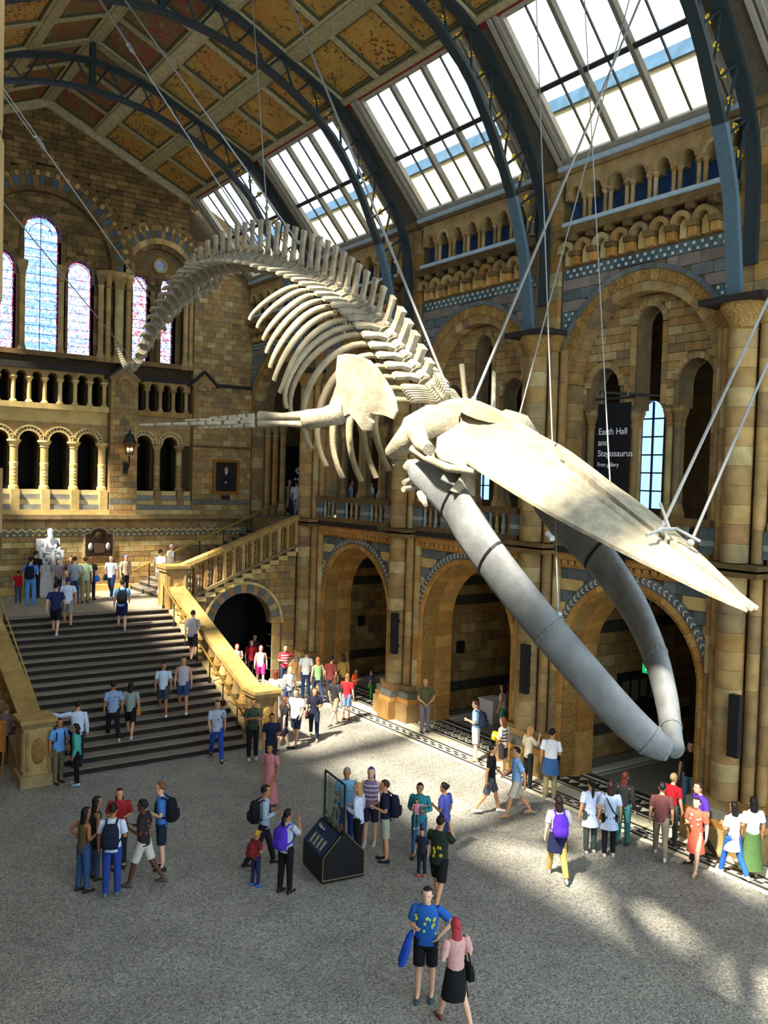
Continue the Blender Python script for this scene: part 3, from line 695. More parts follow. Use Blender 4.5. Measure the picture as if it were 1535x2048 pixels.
for i,(c,r,vs,si) in enumerate(WINS):
    w=thing('window_%d'%(20+i),['tall central stained glass lancet with blue field','stained glass lancet right of the tall central one','stained glass lancet left of the tall central one','left of the paired red stained glass lancets','right of the paired red stained glass lancets'][i],kind='structure',loc=(c,37.9,si))
    bw=.065; g=SG[0 if i==0 else (1 if i<3 else 2)]
    p=MB(E); p.prism([(c-r+bw,si+bw),(c+r-bw,si+bw)]+[(c+(r-bw)*cos(PI*k/14),vs+(r-bw)*sin(PI*k/14)) for k in range(15)],-.72,-.71); p.obj('stained_field',g,w)
    p=MB(E); p.arc(c,vs,r-bw,r,0,PI,-.72,-.71,14); p.box(c-r,c-r+bw,si,vs,-.72,-.71); p.box(c+r-bw,c+r,si,vs,-.72,-.71); p.box(c-r+bw,c+r-bw,si,si+bw,-.72,-.71); p.obj('border_glass',SGB,w)
    nb=int((vs-si)/.34)
    for k in range(nb+1): MB(E).box(c-r,c+r,si+.06+k*.34,si+.075+k*.34,-.73,-.69).obj('glazing_bar',LEADM,w)
    if i==0: MB(E).box(c-.012,c+.012,si,vs+r,-.73,-.69).obj('glazing_bar',LEADM,w)
    q=MB(E); q.arc(c,vs,r-.16*(i==0)-.12,r-.16*(i==0)-.1,0,PI,-.73,-.69,12); q.obj('glazing_ring',LEADM,w)
    voussoirs(ew,E,c,vs,r,r+.18,-.9,-.28 if i<3 else -.3,11,STONE_DK)
    for q in (-1,1):
        for k in range(int((vs-si)/.5)): MB(E).box(c+q*r,c+q*(r+.18),si+k*.5,si+k*.5+.49,-.9,-.3).obj('jamb_stone',STONE_DK,ew)
# shafts flanking the window arches
for x in (11.45,11.75,12.2,12.6,15.15,15.4,9.95-.05,8.4): 
    r=.19 if x==12.2 else .11
    n=-.05 if x>11 else -.25
    put('colonnette',COLN,STONE,ew,(x,37.2-n,12.7),(0,0,0),(r,r,3.75))
for x in (12.05,15.3): MB(E).box(x-.5,x+.55,16.3,16.5,-.36,.12).obj('capital_block',STONE_CARVE,ew)
MB(E).box(6.5,15.5,12.72,12.92,-.4,.02).obj('window_sill',STONE_DK,ew)
# triforium
STW=mat('weathered_grey_sill',['#8b8a80','#7c7b73'],noise=(5,.25))
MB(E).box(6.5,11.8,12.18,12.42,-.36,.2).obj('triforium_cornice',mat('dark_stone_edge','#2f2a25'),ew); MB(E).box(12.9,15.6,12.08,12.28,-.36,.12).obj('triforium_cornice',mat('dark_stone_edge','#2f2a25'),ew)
tf=MB(E); openstrips(tf,6.8,11.8,11.75,12.2,TRIF[:8],-.36,.05); openstrips(tf,12.9,15.4,11.7,12.1,TRIF[8:],-.36,.0); tf.obj('triforium_arches',STONE_PL,ew)
MB(E).box(6.5,11.8,10.62,10.84,-.36,.2).obj('triforium_base',STONE_PALE,ew); MB(E).box(12.9,15.5,10.6,10.82,-.36,.08).obj('triforium_base',STONE,ew)
for k in range(9): put('colonnette',COLN,STONE_PALE,ew,(7.15-.2985+.597*k,37.2-.0,10.84),(0,0,0),(.085,.085,1.02)); put('colonnette',COLN,STONE_DK,ew,(7.15-.2985+.597*k+.2,37.2+.9,10.84),(0,0,0),(.07,.07,1.0))
for k in range(5): put('colonnette',COLN,STONE,ew,(13.18-.294+.588*k,37.2+.05,10.82),(0,0,0),(.08,.08,.98))
# lower arcade
la=MB(E); openstrips(la,6.5,11.8,9.33,10.1,[(c,r,s,0) for c,r,s,_ in LOW[:4]],-.36,.0); openstrips(la,12.9,15.5,9.4,10.1,[(c,r,s,0) for c,r,s,_ in LOW[4:]],-.36,-.12); la.obj('arcade_spandrel',STONE_PL,ew)
MB(E).box(6.5,11.8,10.1,10.62,-.36,.0).obj('arcade_frieze',STONE_PALE,ew); MB(E).box(12.9,15.5,10.1,10.6,-.36,-.1).obj('arcade_frieze',STONE,ew)
for i,(c,r,s,_) in enumerate(LOW):
    n=.0 if i<4 else -.12
    voussoirs(ew,E,c,s,r,r+.07,-.36,n+.05,12,STONE_PALE); voussoirs(ew,E,c,s,r+.07,r+.17,-.36,n+.02,24,GREY,alt=STONE_PALE,gap=.01); voussoirs(ew,E,c,s,r+.17,r+.23,-.36,n+.07,12,STONE_PALE)
COLC=mk(lambda b:vl(b,[(1.3,0),(1.3,.05),(1.0,.09)]+[(1.0+(.07 if k%2 else 0),.1+.035*k) for k in range(12)]+[(1.12,.53),(1.0,.55),(1.0,.85),(1.25,.87),(1.0,.885),(1.7,.96),(1.75,.965),(1.75,1)],12),'carved_column',STONE_PALE,True)
for k in range(5): put('carved_column',COLC,STONE_PALE,ew,(7.52-.5775+1.155*k,37.2-.02,7.4),(0,0,0),(.155,.155,1.95))
for x in (12.97,13.98,14.98): put('carved_column',COLC,STONE,ew,(x,37.2+.12,7.4),(0,0,0),(.13,.13,2.0))
for x0,x1,n in ((6.5,11.8,.1),(12.93,15.48,-.02)):
    for k in range(4): MB(E).prism([(x0,6.95+k*.0),(x1,6.95),(x1,6.96),(x0,6.96)],0,.01)
    for k in range(5):
        z=7.4-k*.2; MB(E).box(x0,x1,z-.2,z-.01,-.36,n+.0+k*.07).obj('sill_course',STW if k%2 else STONE_PALE,ew)
for k in range(5): MB(E).prism([(7.52-.5775+1.155*k-.16,6.5),(7.52-.5775+1.155*k+.16,6.5),(7.52-.5775+1.155*k+.16,7.4),(7.52-.5775+1.155*k-.16,7.4)],-.3,.36).obj('column_plinth',STONE_PALE,ew)
for x in (13.98,14.98): MB(E).box(x-.15,x+.15,6.5,7.4,-.3,.18).obj('column_plinth',STONE,ew)
# projecting piers with gabled caps
def front(x0,x1,v0,v1,n,limit,matfn,h=.24,L=.42):
    MB(E).box(x0,x1,v0,v1,-.36,n-.02).obj('pier_core',BACK,ew); blocks(ew,E,courses(v0,v1,h,lambda a,b:[(x0,x1)],L,matfn),n-.03,n,limit,'brick')
OLV=mat('olive_grey_stone',['#6b6a58','#747363','#62614f'],noise=(4,.25))
bandm=lambda z,i:OLV if 6.75<z<7.05 else STONE
front(11.78,12.93,6.35,12.0,.42,60,bandm); front(15.48,18.3,6.35,12.1,.25,110,bandm)
front(15.48,18.3,12.1,16.9,.15,80,lambda z,i:STONE)
for x,w,n in ((12.36,.66,.5),(15.9,.55,.42)): 
    MB(E).prism([(x-w,12.0),(x+w,12.0),(x+w,12.08),(x,12.6),(x-w,12.08)],-.3,n-.05).obj('gable_cap',STONE,ew)
    for q in (-1,1): MB(E).prism([(x,12.62),(x,12.72),(x+q*(w+.1),12.1),(x+q*(w+.1),12.0)],-.3,n+.08).obj('gable_coping',mat('dark_stone_edge','#2f2a25'),ew)
    MB(E).arc(x,11.85,.18,.34,0,PI,n-.05,n+.03,8).obj('cap_arch',STONE,ew)
MB(E).box(11.75,12.97,9.28,9.36,.3,.48).obj('string_course',STONE_DK,ew); MB(E).box(15.45,18.3,9.36,9.44,.2,.32).obj('string_course',STONE_DK,ew); MB(E).box(16.3,18.3,12.06,12.2,.1,.36).obj('string_course',mat('dark_stone_edge','#2f2a25'),ew)
# dado below the arcade
MB(E).box(5,18.3,6.22,6.4,-.36,.62).obj('ledge',STONE,ew); MB(E).box(5,18.3,6.1,6.22,-.36,.5).obj('ledge_moulding',STONE_DK,ew)
MB(E).box(5,18.3,3,6.12,-.36,.33).obj('dado_core',BACK,ew)
blocks(ew,E,courses(3.3,5.5,.23,lambda a,b:[(5.2,18.25)],.46,lambda z,i:STONE_PALE if i%4==0 else STONE)+courses(5.84,6.1,.26,lambda a,b:[(5.2,18.25)],.8,lambda z,i:STONE),.3,.37,160,'brick')
MB(E).box(5.2,18.25,5.5,5.64,.3,.36).obj('grey_band',OLV,ew); MB(E).box(5.2,18.25,5.64,5.86,.3,.35).obj('zigzag_ground',OLV,ew)
zg=MB(); zg.add([(-.16,0,-.09),(-.16,0,-.02),(0,0,.09),(0,0,.02),(.16,0,-.02),(.16,0,-.09)],[(0,1,2,3),(3,2,4,5)]); ZIG=newmesh('zigzag_tile',zg.v,zg.f,STONE_PALE)
for k in range(33): put('zigzag_tile',ZIG,STONE_PALE,ew,(7.4+k*.32,36.84,5.75))
for k in range(44): boxpiece('square_tile',STONE_PALE,ew,7.3+k*.24,7.39+k*.24,36.82,36.86,5.53,5.61)
MB(E).box(5,12.7,3.2,3.5,-.3,.55).obj('skirting',STONE_PALE,ew)
# ------------------------------------------------------------------ staircase
TREAD=mat('worn_tread',['#857b6c','#7a7062','#8d8374'],rough=.6,noise=(6,.2)); RISER=mat('dark_riser',['#2c2723','#26221f'],noise=(6,.2))
BRASS=mat('brass_rail','#b99a4a',rough=.35,metal=.7,noise=(5,.1))
st=thing('staircase','wide main flight of grey stone steps with dark risers up to the statue','staircase',(XC,24,0))
NS=19; RI_=3.25/NS; TR=.384; SY=24.0
for i in range(NS):
    y=SY+i*TR
    o=MB().box(6.25,12.1,y,31.5 if i==NS-1 else y+TR+.3,max(0,i*RI_-.05),(i+1)*RI_-.035).obj('step',RISER,st)
    MB().box(6.25,12.1,y-.03,y+TR,(i+1)*RI_-.035,(i+1)*RI_).obj('tread',TREAD,o)
tag(MB().box(4.0,13.2,31.28,37.0,2.9,3.25).obj('floor_landing',mat('landing_paving','#9d937f',rough=.6,noise=(3,.2))),'stone paved landing in front of the statue',kind='structure')
def sloped(mb,x0,x1,pts,h):
    mb.loft([[(x0,y,z-h),(x1,y,z-h),(x1,y,z),(x0,y,z)] for y,z in pts]); return mb
def newel(t,x,y,z0,h,w,m=STONE,pm=STONE_CARVE):
    b=MB(); b.box(x-w-.08,x+w+.08,y-w-.08,y+w+.08,z0,z0+.3); o=b.obj('newel_base',m,t)
    b=MB(); b.box(x-w,x+w,y-w,y+w,z0+.3,z0+h-.22); nb=b.obj('newel_post',m,t)
    for k,(dx,dy) in enumerate(((0,-1),(-1,0),(1,0))):
        for q in (-1,1):
            a=.11*w/.45
            if dx==0:
                MB().box(x+q*(w-a)-.04,x+q*(w-a)+.04,y-w-.03,y-w,z0+.42,z0+h-.32).obj('panel_strip',m,nb)
            else: MB().box(*sorted((x+dx*w,x+dx*(w+.03))),y+q*(w-a)-.04,y+q*(w-a)+.04,z0+.42,z0+h-.32).obj('panel_strip',m,nb)
        c=(x+dx*(w+.0),y+dy*(w+.0),z0+h*.52); b=MB(); b.ball(c,(w*.5 if dx==0 else .06,w*.5 if dy==0 else .06,h*.2),10,6); b.obj('carved_boss',pm,nb,smooth=True)
    b=MB(); b.box(x-w-.06,x+w+.06,y-w-.06,y+w+.06,z0+h-.22,z0+h-.1); b.obj('newel_moulding',m,t)
    b=MB(); b.box(x-w-.09,x+w+.09,y-w-.09,y+w+.09,z0+h-.1,z0+h); b.obj('newel_cap',STONE_GD,t)
for s,lab in ((1,'sunlit carved stone balustrade on the right of the main stairs'),(-1,'shaded carved stone balustrade on the left of the main stairs')):
    x=XC+s*3.3; t=thing('balustrade',lab,'balustrade',(x,24.2,0),group='main stair balustrades')
    newel(t,x,24.05,0,1.75,.37)
    newel(t,x,31.35,2.6 if s>0 else 3.1,2.2 if s>0 else 1.6,.40)
    sl=(4.05-1.6)/(31-24.5)
    zt=lambda y:1.62+sl*(y-24.5)
    for k in range(6):
        ya,yb2=24.45+k*1.085,24.45+(k+1)*1.085-.012
        sloped(MB(),x-.29,x+.29,[(ya,zt(ya)),(yb2,zt(yb2))],.13).obj('coping_stone',STONE_GD,t)
    sloped(MB(),x-.26,x+.26,[(24.4,zt(24.4)-.13),(31.0,zt(31.0)-.13)],.1).obj('rail_moulding',STONE,t)
    zb=lambda y:max(.15,(y-SY)/TR*RI_+.12)
    b=MB(); b.loft([[(x-.3,y,0 if s<0 else 0),(x+.3,y,0),(x+.3,y,zb(y)),(x-.3,y,zb(y))] for y in lin(24.3,31.1,8)]); b.obj('string_wall',STONE,t)
    for k in range(13):
        y=24.8+k*.49; h=zt(y)-.23-zb(y)+.06
        put('baluster',BALU,STONE_CARVE if k%2 else STONE,t,(x,y,zb(y)-.03),(0,0,0),(.17,.17,h))
    h=thing('handrail','brass stair handrail on black posts along the %s balustrade'%('right' if s>0 else 'left'),'handrail',(x-s*.5,24.5,0))
    xr=x-s*.47
    b=MB(); b.tube([(xr,24.6,1.05),(xr,31.2,3.25+.95)],.028,8); b.obj('rail',BRASS,h,smooth=True)
    for k in range(7):
        y=24.75+k*1.05; z=(math.floor((y-SY)/TR)+1)*RI_; b=MB(); b.tube([(xr,y,z),(xr,y,1.05+(y-24.6)*(3.15/6.6))],.02,6); b.obj('post',BLACK,h)
        b=MB(); b.tube([(xr,y,z),(xr,y,z+.12)],.045,8); b.obj('post_foot',BLACK,h)
# ---- side flight up to the gallery
sf=thing('staircase','side flight of stone steps climbing right from the landing to the gallery','staircase',(15.5,34,3.25))
FX=lambda i:12.75+i*.384
for i in range(19):
    x=FX(i); z=3.25+(i+1)*RI_*.97
    o=MB().box(x,x+.75,31.45,36.85,z-RI_-.3,z-.03).obj('step',mat('mid_riser',['#4d463d','#453f37'],noise=(6,.2)),sf); MB().box(x-.03,x+.384,31.45,36.85,z-.03,z).obj('tread',TREAD,o)
zs=lambda x:3.25+(x-12.75)*.42
fw=thing('wall_stair','buff stone wall under the side flight, with a dark round arch',kind='structure',loc=(15,31.3,0))
EM=EW(31.3)
b=MB(EM); us=sorted(set(lin(12.3,17.6,20)+[15.3+1.27*cos(PI*j/16) for j in range(17)]))
strips(b,us,lambda u:semi(u,15.3,1.27,2.35) if abs(u-15.3)<1.27 else 0,lambda u:max(3.3,zs(u)),-.5,0); b.obj('wall_core',BACK,fw)
def segs(a,b2):
    xm=12.75+max(0,(b2-3.2)/.42); s=[(max(12.8,xm),17.55)] if xm<17.4 else []
    return archcut(s,a,b2,15.3,1.72,2.35)
blocks(fw,EM,courses(.02,5.2,.27,segs,.5,lambda z,i:STONE),-.01,.04,170,'brick')
voussoirs(fw,EM,15.3,2.35,1.27,1.62,-.5,.05,17,STONE,alt=GREY); voussoirs(fw,EM,15.3,2.35,1.62,1.72,-.03,.12,18,STONE_PALE)
for q in (-1,1):
    for k in range(5): MB(EM).box(15.3+q*1.27,15.3+q*1.62,k*.47,k*.47+.46,-.5,.05).obj('jamb_stone',STONE,fw)
for k in range(13):
    x=12.9+k*.384; z=zs(x)-.02
    MB(EM).box(x-.02,x+.40,z-.05,z+.13,-.01,.16).obj('stepped_string',STONE_PALE,fw)
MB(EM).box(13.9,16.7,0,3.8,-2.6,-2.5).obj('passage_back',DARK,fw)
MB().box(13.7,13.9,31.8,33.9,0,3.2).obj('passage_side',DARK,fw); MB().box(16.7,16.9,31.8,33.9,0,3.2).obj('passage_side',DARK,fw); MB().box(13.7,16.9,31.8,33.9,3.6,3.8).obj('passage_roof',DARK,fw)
t=thing('balustrade','sloping stone balustrade with arched openings on the side flight','balustrade',(15,31.25,3.5))
EB=EW(31.2)
zc=lambda x:4.72+(x-12.45)*.372
for k in range(5):
    a,b2=12.75+k*.97,12.75+(k+1)*.97-.012
    MB(EB).prism([(a,zc(a)-.16),(b2,zc(b2)-.16),(b2,zc(b2)),(a,zc(a))],-.3,.14).obj('coping_stone',STONE_GD,t)
MB(EB).prism([(12.8,zs(12.8)+.12),(17.6,zs(17.6)+.12),(17.6,zs(17.6)+.26),(12.8,zs(12.8)+.26)],-.25,.1).obj('bottom_rail',STONE,t)
for k in range(13):
    x=12.9+k*.384; z0=zs(x)+.2; z1=zc(x)-.15
    MB(EB).prism([(x-.065,z0-.03),(x+.065,z0+.03),(x+.065,z1+.03),(x-.065,z1-.03)],-.2,.06).obj('opening_pier',STONE,t)
    if k<12:
        xm=x+.192; zz=zc(xm)-.16; hh=zz-(zs(xm)+.26)
        m2=MB(EB); m2.arc(xm,zz-.13,.085,.16,0,PI,-.2,.05,6); m2.obj('opening_arch',STONE,t)
        put('baluster',BALU,STONE_CARVE,t,(xm,31.25,zs(xm)+.24),(0,0,0),(.04,.04,hh))
h=thing('handrail','brass handrail on black posts in the middle of the side flight','handrail',(13,34,3.3))
zr=lambda x:4.25+(x-12.6)*.42
b=MB(); b.tube([(12.3,35.6,zr(12.5)-.1),(19.2,35.6,zr(19.2))],.04,8); b.obj('rail',BRASS,h,smooth=True)
for k in range(6):
    x=13.1+k*1.1; b=MB(); b.tube([(x,35.6,zs(x)+.1),(x,35.6,zr(x))],.025,6); b.obj('post',BLACK,h)
# ------------------------------------------------------------------ whale skeleton
WX=9.1
wh=thing('whale_skeleton','huge pale whale skeleton hung diving from the ceiling with open jaws','skeleton',(WX,14,5))
SP=[(11.44,9.39),(11.69,9.59),(12.18,10.0),(12.68,10.39),(13.2,10.83),(13.77,11.18),(14.47,11.55),(15.34,11.97),(16.3,12.33),(17.19,12.65),(18.22,12.93),(19.52,13.17),(20.88,13.28),(22.04,13.18),(22.81,13.03),(23.62,12.80),(24.24,12.54),(24.89,12.2),(25.4,11.88),(25.93,11.54),(26.42,11.32),(26.92,11.36),(27.35,11.62),(27.7,11.96),(27.87,12.26)]
def catmull(P,n=8):
    o=[]
    for i in range(len(P)-1):
        p0,p1,p2,p3=P[max(0,i-1)],P[i],P[i+1],P[min(len(P)-1,i+2)]
        for k in range(n):
            t=k/n; o.append(.5*((2*p1)+(p2-p0)*t+(2*p0-5*p1+4*p2-p3)*t*t+(3*p1-p0-3*p2+p3)*t**3))
    return o+[P[-1]]
SC=catmull([Vector((WX,y,z)) for y,z in SP]); SD=[0]
for a,b in zip(SC[:-1],SC[1:]): SD.append(SD[-1]+(b-a).length)
def sat(s):
    s=max(0,min(SD[-1]-1e-4,s)); k=max(j for j in range(len(SD)-1) if SD[j]<=s); f=(s-SD[k])/(SD[k+1]-SD[k]); p=SC[k].lerp(SC[k+1],f)
    a=SC[max(0,k-2)]; b=SC[min(len(SC)-1,k+3)]; t=(b-a).normalized(); n=Vector((0,-t.z,t.y)); 
    return p,t,(n if n.z>0 or s>16.5 else -n)
def itp(x,tab):
    for (a,u),(b,v) in zip(tab[:-1],tab[1:]):
        if x<=b: return u+(v-u)*max(0,(x-a))/(b-a)
    return tab[-1][1]
pos=[.04+.065*k for k in range(6)]+[.44+.31*k for k in range(17)]+[5.79+.39*k for k in range(12)]+[10.5+.425*k for k in range(14)]
s=pos[-1]; d=.30
while s<SD[-1]-.1: s+=d; pos.append(min(s,SD[-1]-.03)); d=max(.13,d*.86)
VT=[]
for i,s in enumerate(pos):
    p,t,n=sat(s); VT.append((p,t,n,s)); L=Vector((1,0,0))
    sp_=(pos[min(i+1,len(pos)-1)]-pos[max(0,i-1)])/2
    rc=itp(s,[(0,.15),(1,.15),(4,.18),(8,.22),(11,.22),(14,.19),(16.5,.13),(18.3,.05)]); ln=sp_*(.74 if s<10 else .60)
    hs=itp(s,[(0,.12),(.9,.26),(1.5,.40),(3,.54),(5,.70),(8,.76),(10,.58),(12.5,.36),(14.5,.16),(15.6,.05),(18.3,.0)])
    lt=itp(s,[(0,.42),(1,.42),(3,.40),(6,.50),(9,.52),(11,.42),(13,.26),(15,.1),(16,.0),(18.3,0)])
    b=MB(); F=lambda x,y,z:tuple(p+L*x+t*y+n*z)
    b.loft([[F(rc*r*cos(2*PI*k/10),y*ln/2,rc*r*.92*sin(2*PI*k/10)) for k in range(10)] for r,y in ((.6,-1),(1.0,-.98),(1.02,-.75),(.84,-.2),(.84,.2),(1.02,.75),(1,.98),(.6,1))])
    if hs>.07:
        w=min(.22*sp_+.005,.09)*(1.25 if s<2 else 1); th=.035+(.03 if s<2 else 0); tl=.2*hs
        b.loft([[F(-th*a,-w*c+y,z),F(-th*a,w*c+y,z),F(th*a,w*c+y,z),F(th*a,-w*c+y,z)] for z,y,c,a in ((rc*.7,0,1.0,2.2),(rc*1.25,.02,.85,1.1),(rc+hs*.45,tl*.5,.7,.8),(rc+hs*.85,tl*.9,.85,.85),(rc+hs*.97,tl,1.0,1.0),(rc+hs,tl,.75,.8))])
        b.tube([F(.10,-ln*.5,rc*1.25),F(.09,-ln*.95,rc*1.45)],[.045,.03],5); b.tube([F(-.10,-ln*.5,rc*1.25),F(-.09,-ln*.95,rc*1.45)],[.045,.03],5)
    if lt>.04:
        w=min(.30*sp_,.10)
        up=.25 if s<6 else 0
        for q in (-1,1):
            b.loft([[F(q*x,-w*c+y,z-.03*a),F(q*x,w*c+y,z-.03*a),F(q*x,w*c+y,z+.03*a),F(q*x,-w*c+y,z+.03*a)] for x,y,z,c,a in ((rc*.5,0,up*rc,1.0,1.6),(rc+lt*.4,.02,up*rc+.02*(s<6),.62,1),(rc+lt*.85,.05,up*rc-.02,.9,1),(rc+lt,.06,up*rc-.04,.7,.8))])
    b.obj('vertebra',BONE,wh,smooth=True,sharp=.9)
    if 9.9<s<15.6 and i%1==0:
        hc=itp(s,[(9.9,.30),(11,.42),(13,.3),(15.6,.1)]); c=MB()
        for q in (-1,1): c.loft([[F(q*x-.025,y-.07*e,z),F(q*x-.025,y+.07*e,z),F(q*x+.025,y+.07*e,z),F(q*x+.025,y-.07*e,z)] for x,y,z,e in ((.09,-sp_*.5,-rc*.95,.7),(.06,-sp_*.45,-rc-hc*.4,.8),(.015,-sp_*.3,-rc-hc*.65,1.1),(.01,-sp_*.2,-rc-hc,.9))])
        c.obj('chevron_bone',BONE,wh)
# ribs
RIBE=[(8.4,11.93,8.34),(8.35,12.21,8.22),(8.3,12.59,8.15),(8.2,13.02,8.2),(8.1,13.41,8.4),(8.0,13.78,8.7),(7.8,14.02,9.14),(7.6,13.99,9.41),(7.5,14.06,9.68),(7.45,14.2,9.9),(7.45,14.36,10.14),(7.5,14.61,10.43),(7.6,14.94,10.71),(7.8,15.59,11.04),(8.0,16.33,11.31)]
RBN=mat('brown_bone',['#a99a7b','#b5a686','#9c8c6c'],rough=.7,noise=(4,.25),bump=(20,.25))
for k,e in enumerate(RIBE):
    p,t,n=sat(.30+.335*k)
    for q in (-1,1):
        st0=p+Vector((q*.40,0,0))-n*.13; en=Vector((WX-q*(e[0]-WX)*-1 if q<0 else 2*WX-e[0],e[1],e[2]))
        if q<0: en=Vector(e)
        c1=st0+Vector((-q*itp(k,[(0,-.55),(5,-.6),(8,-.6),(10,-.45),(12,-.28),(14,-.25)]),itp(k,[(0,.3),(5,.3),(8,.5),(10,.3),(12,.12),(14,.06)]),itp(k,[(0,.1),(5,.1),(8,-.1),(10,0),(14,.03)])))
        c2=en+Vector((-q*itp(k,[(0,-.5),(5,-.55),(7,-.3),(8,-.08),(14,-.08)]),itp(k,[(0,.1),(6,.05),(8,-.35),(10,-.18),(12,-.15),(14,0)]),itp(k,[(0,.9),(5,.85),(7,.4),(8,.27),(12,.17),(14,.1)])))
        pts=[]
        for j in range(15):
            u=j/14; pts.append(st0*(1-u)**3+c1*3*u*(1-u)**2+c2*3*u*u*(1-u)+en*u**3)
        rr=[(.05+.028*sin(PI*min(1,.15+j/14)),.04+.02*sin(PI*min(1,.15+j/14))) for j in range(15)]
        if k<6: rr=[(a*(1+.5*(j/14)**2),c) for j,(a,c) in enumerate(rr)]
        b=MB(); b.tube(pts,rr,8,ref=(0,1,0)); b.obj('rib',RBN,wh,smooth=True,sharp=1.2)
# shoulder blades and flippers
SCA=[(12.37,10.17),(12.15,10.18),(11.91,10.15),(11.56,10.04),(11.35,9.9),(11.19,9.75),(11.02,9.58),(10.91,9.43),(10.85,9.23),(10.94,9.11),(11.12,9.16),(11.3,9.17),(11.45,9.2),(11.5,9.14),(11.43,9.06),(11.47,8.95),(11.65,8.93),(11.8,9.06),(12.0,9.20),(12.2,9.14),(12.38,9.2),(12.56,9.39),(12.47,9.52),(12.38,9.7),(12.4,9.95)]
for q in (-1,1):
    b=MB(); c=(11.8,9.6); rings=[]
    for f,th in ((.02,-.03),(.5,-.035),(.95,-.045),(1.0,-.015),(1.0,.015),(.95,.045),(.5,.035),(.02,.03)):
        sl_,ys_=(.2,.86) if q<0 else (.85,.5)
        rings.append([(WX+q*(1.4+sl_*(y-11.8)*ys_*f+.03*(1-f))+th,c[0]+(y-c[0])*f*ys_,c[1]+(z-c[1])*f) for y,z in SCA])
    b.loft(rings); b.obj('shoulder_blade',BONE,wh,smooth=True,sharp=.8)
    hp=[Vector((WX+q*a,y,z)) for a,y,z in ((1.5,12.19,9.25),(1.66,12.45,9.17),(1.8,12.74,9.13))]
    b=MB(); b.tube([hp[0]-(hp[1]-hp[0])*.25,hp[0],hp[1],hp[2],hp[2]+(hp[2]-hp[1])*.2],[.12,.2,.155,.17,.1],10); b.obj('upper_arm_bone',BONE,wh,smooth=True,sharp=1.2)
    for dz,rr in ((.07,1),(-.07,.8)):
        b=MB(); b.tube([hp[2]+Vector((0,0,dz)),Vector((WX+q*2.05,13.1,9.13+dz*.8)),Vector((WX+q*2.3,13.46,9.13+dz*.9))],[.09*rr,.058*rr,.085*rr],8); b.obj('forearm_bone',BONE,wh,smooth=True,sharp=1.2)
    en=[(3.0,13.95,9.10),(3.35,14.18,9.07),(4.0,14.55,8.99),(3.15,14.1,9.0)]
    for f in range(4):
        a=Vector((WX+q*2.36,13.5,9.19-.05*f)); e2=Vector((WX+q*en[f][0],en[f][1]+.0,en[f][2]+.03-.02*f)); m=5 if f!=2 else 7
        for k in range(m):
            u0,u1=k/m,(k+.86)/m; r=.055*(1-.65*k/m); p0,p1=a.lerp(e2,u0),a.lerp(e2,u1)
            b=MB(); b.tube([p0,p0.lerp(p1,.2),p0.lerp(p1,.5),p0.lerp(p1,.8),p1],[r*.8,r,r*.75,r*.95,r*.7],6); b.obj('finger_bone',BONE,wh,smooth=True,sharp=1.2)
# skull
AX=Vector((0,.911,.4122)); NU=Vector((0,-.4122,.911))
def K(y,x,h): return tuple(Vector((WX+x,y,6.86+.4526*(y-5.79)))+NU*h)
WT=[(5.79,.05),(5.95,.16),(6.2,.31),(6.5,.44),(6.8,.58),(7.2,.74),(7.6,.88),(8.0,1.0),(8.5,1.1),(9.0,1.16),(9.4,1.18)]
HT=[(5.79,.02),(6.5,.07),(7.5,.16),(8.5,.25),(9.4,.36)]
skull=MB()
rg=[]
for y,w,h,dr,tk in ((8.9,.55,.30,.02,.10),(9.2,.95,.36,.06,.12),(9.45,1.2,.40,.12,.13),(9.75,1.3,.43,.17,.14),(10.0,1.22,.45,.18,.16),(10.2,1.02,.45,.14,.2),(10.45,.86,.43,.1,.3),(10.7,.80,.40,.1,.36),(10.95,.70,.34,.1,.36),(11.2,.5,.24,.08,.3),(11.4,.25,.12,.05,.2)):
    top=[K(y,w*x,h*(1-abs(x)**1.7)-dr*abs(x)) for x in lin(-1,1,10)]; bot=[K(y,w*x*.97,h*(1-abs(x)**1.7)*.4-dr*abs(x)-tk*(1-.55*abs(x))) for x in lin(1,-1,10)]
    rg.append(top+bot)
skull.loft(rg); sk=skull.obj('skull',BONE,wh,smooth=True,sharp=1.0)
b=MB(); b.loft([[K(10.3+.38*f*cos(2*PI*k/14),-.25+.42*f*sin(2*PI*k/14),hh-.02*abs(sin(2*PI*k/14))) for k in range(14)] for f,hh in ((1.0,.36),(.9,.425),(.5,.45),(.02,.455))]); b.obj('fossa_shade_stain',RBN,sk,smooth=True,sharp=1.2)  # brown shell paints fossa shade and staining onto the skull top
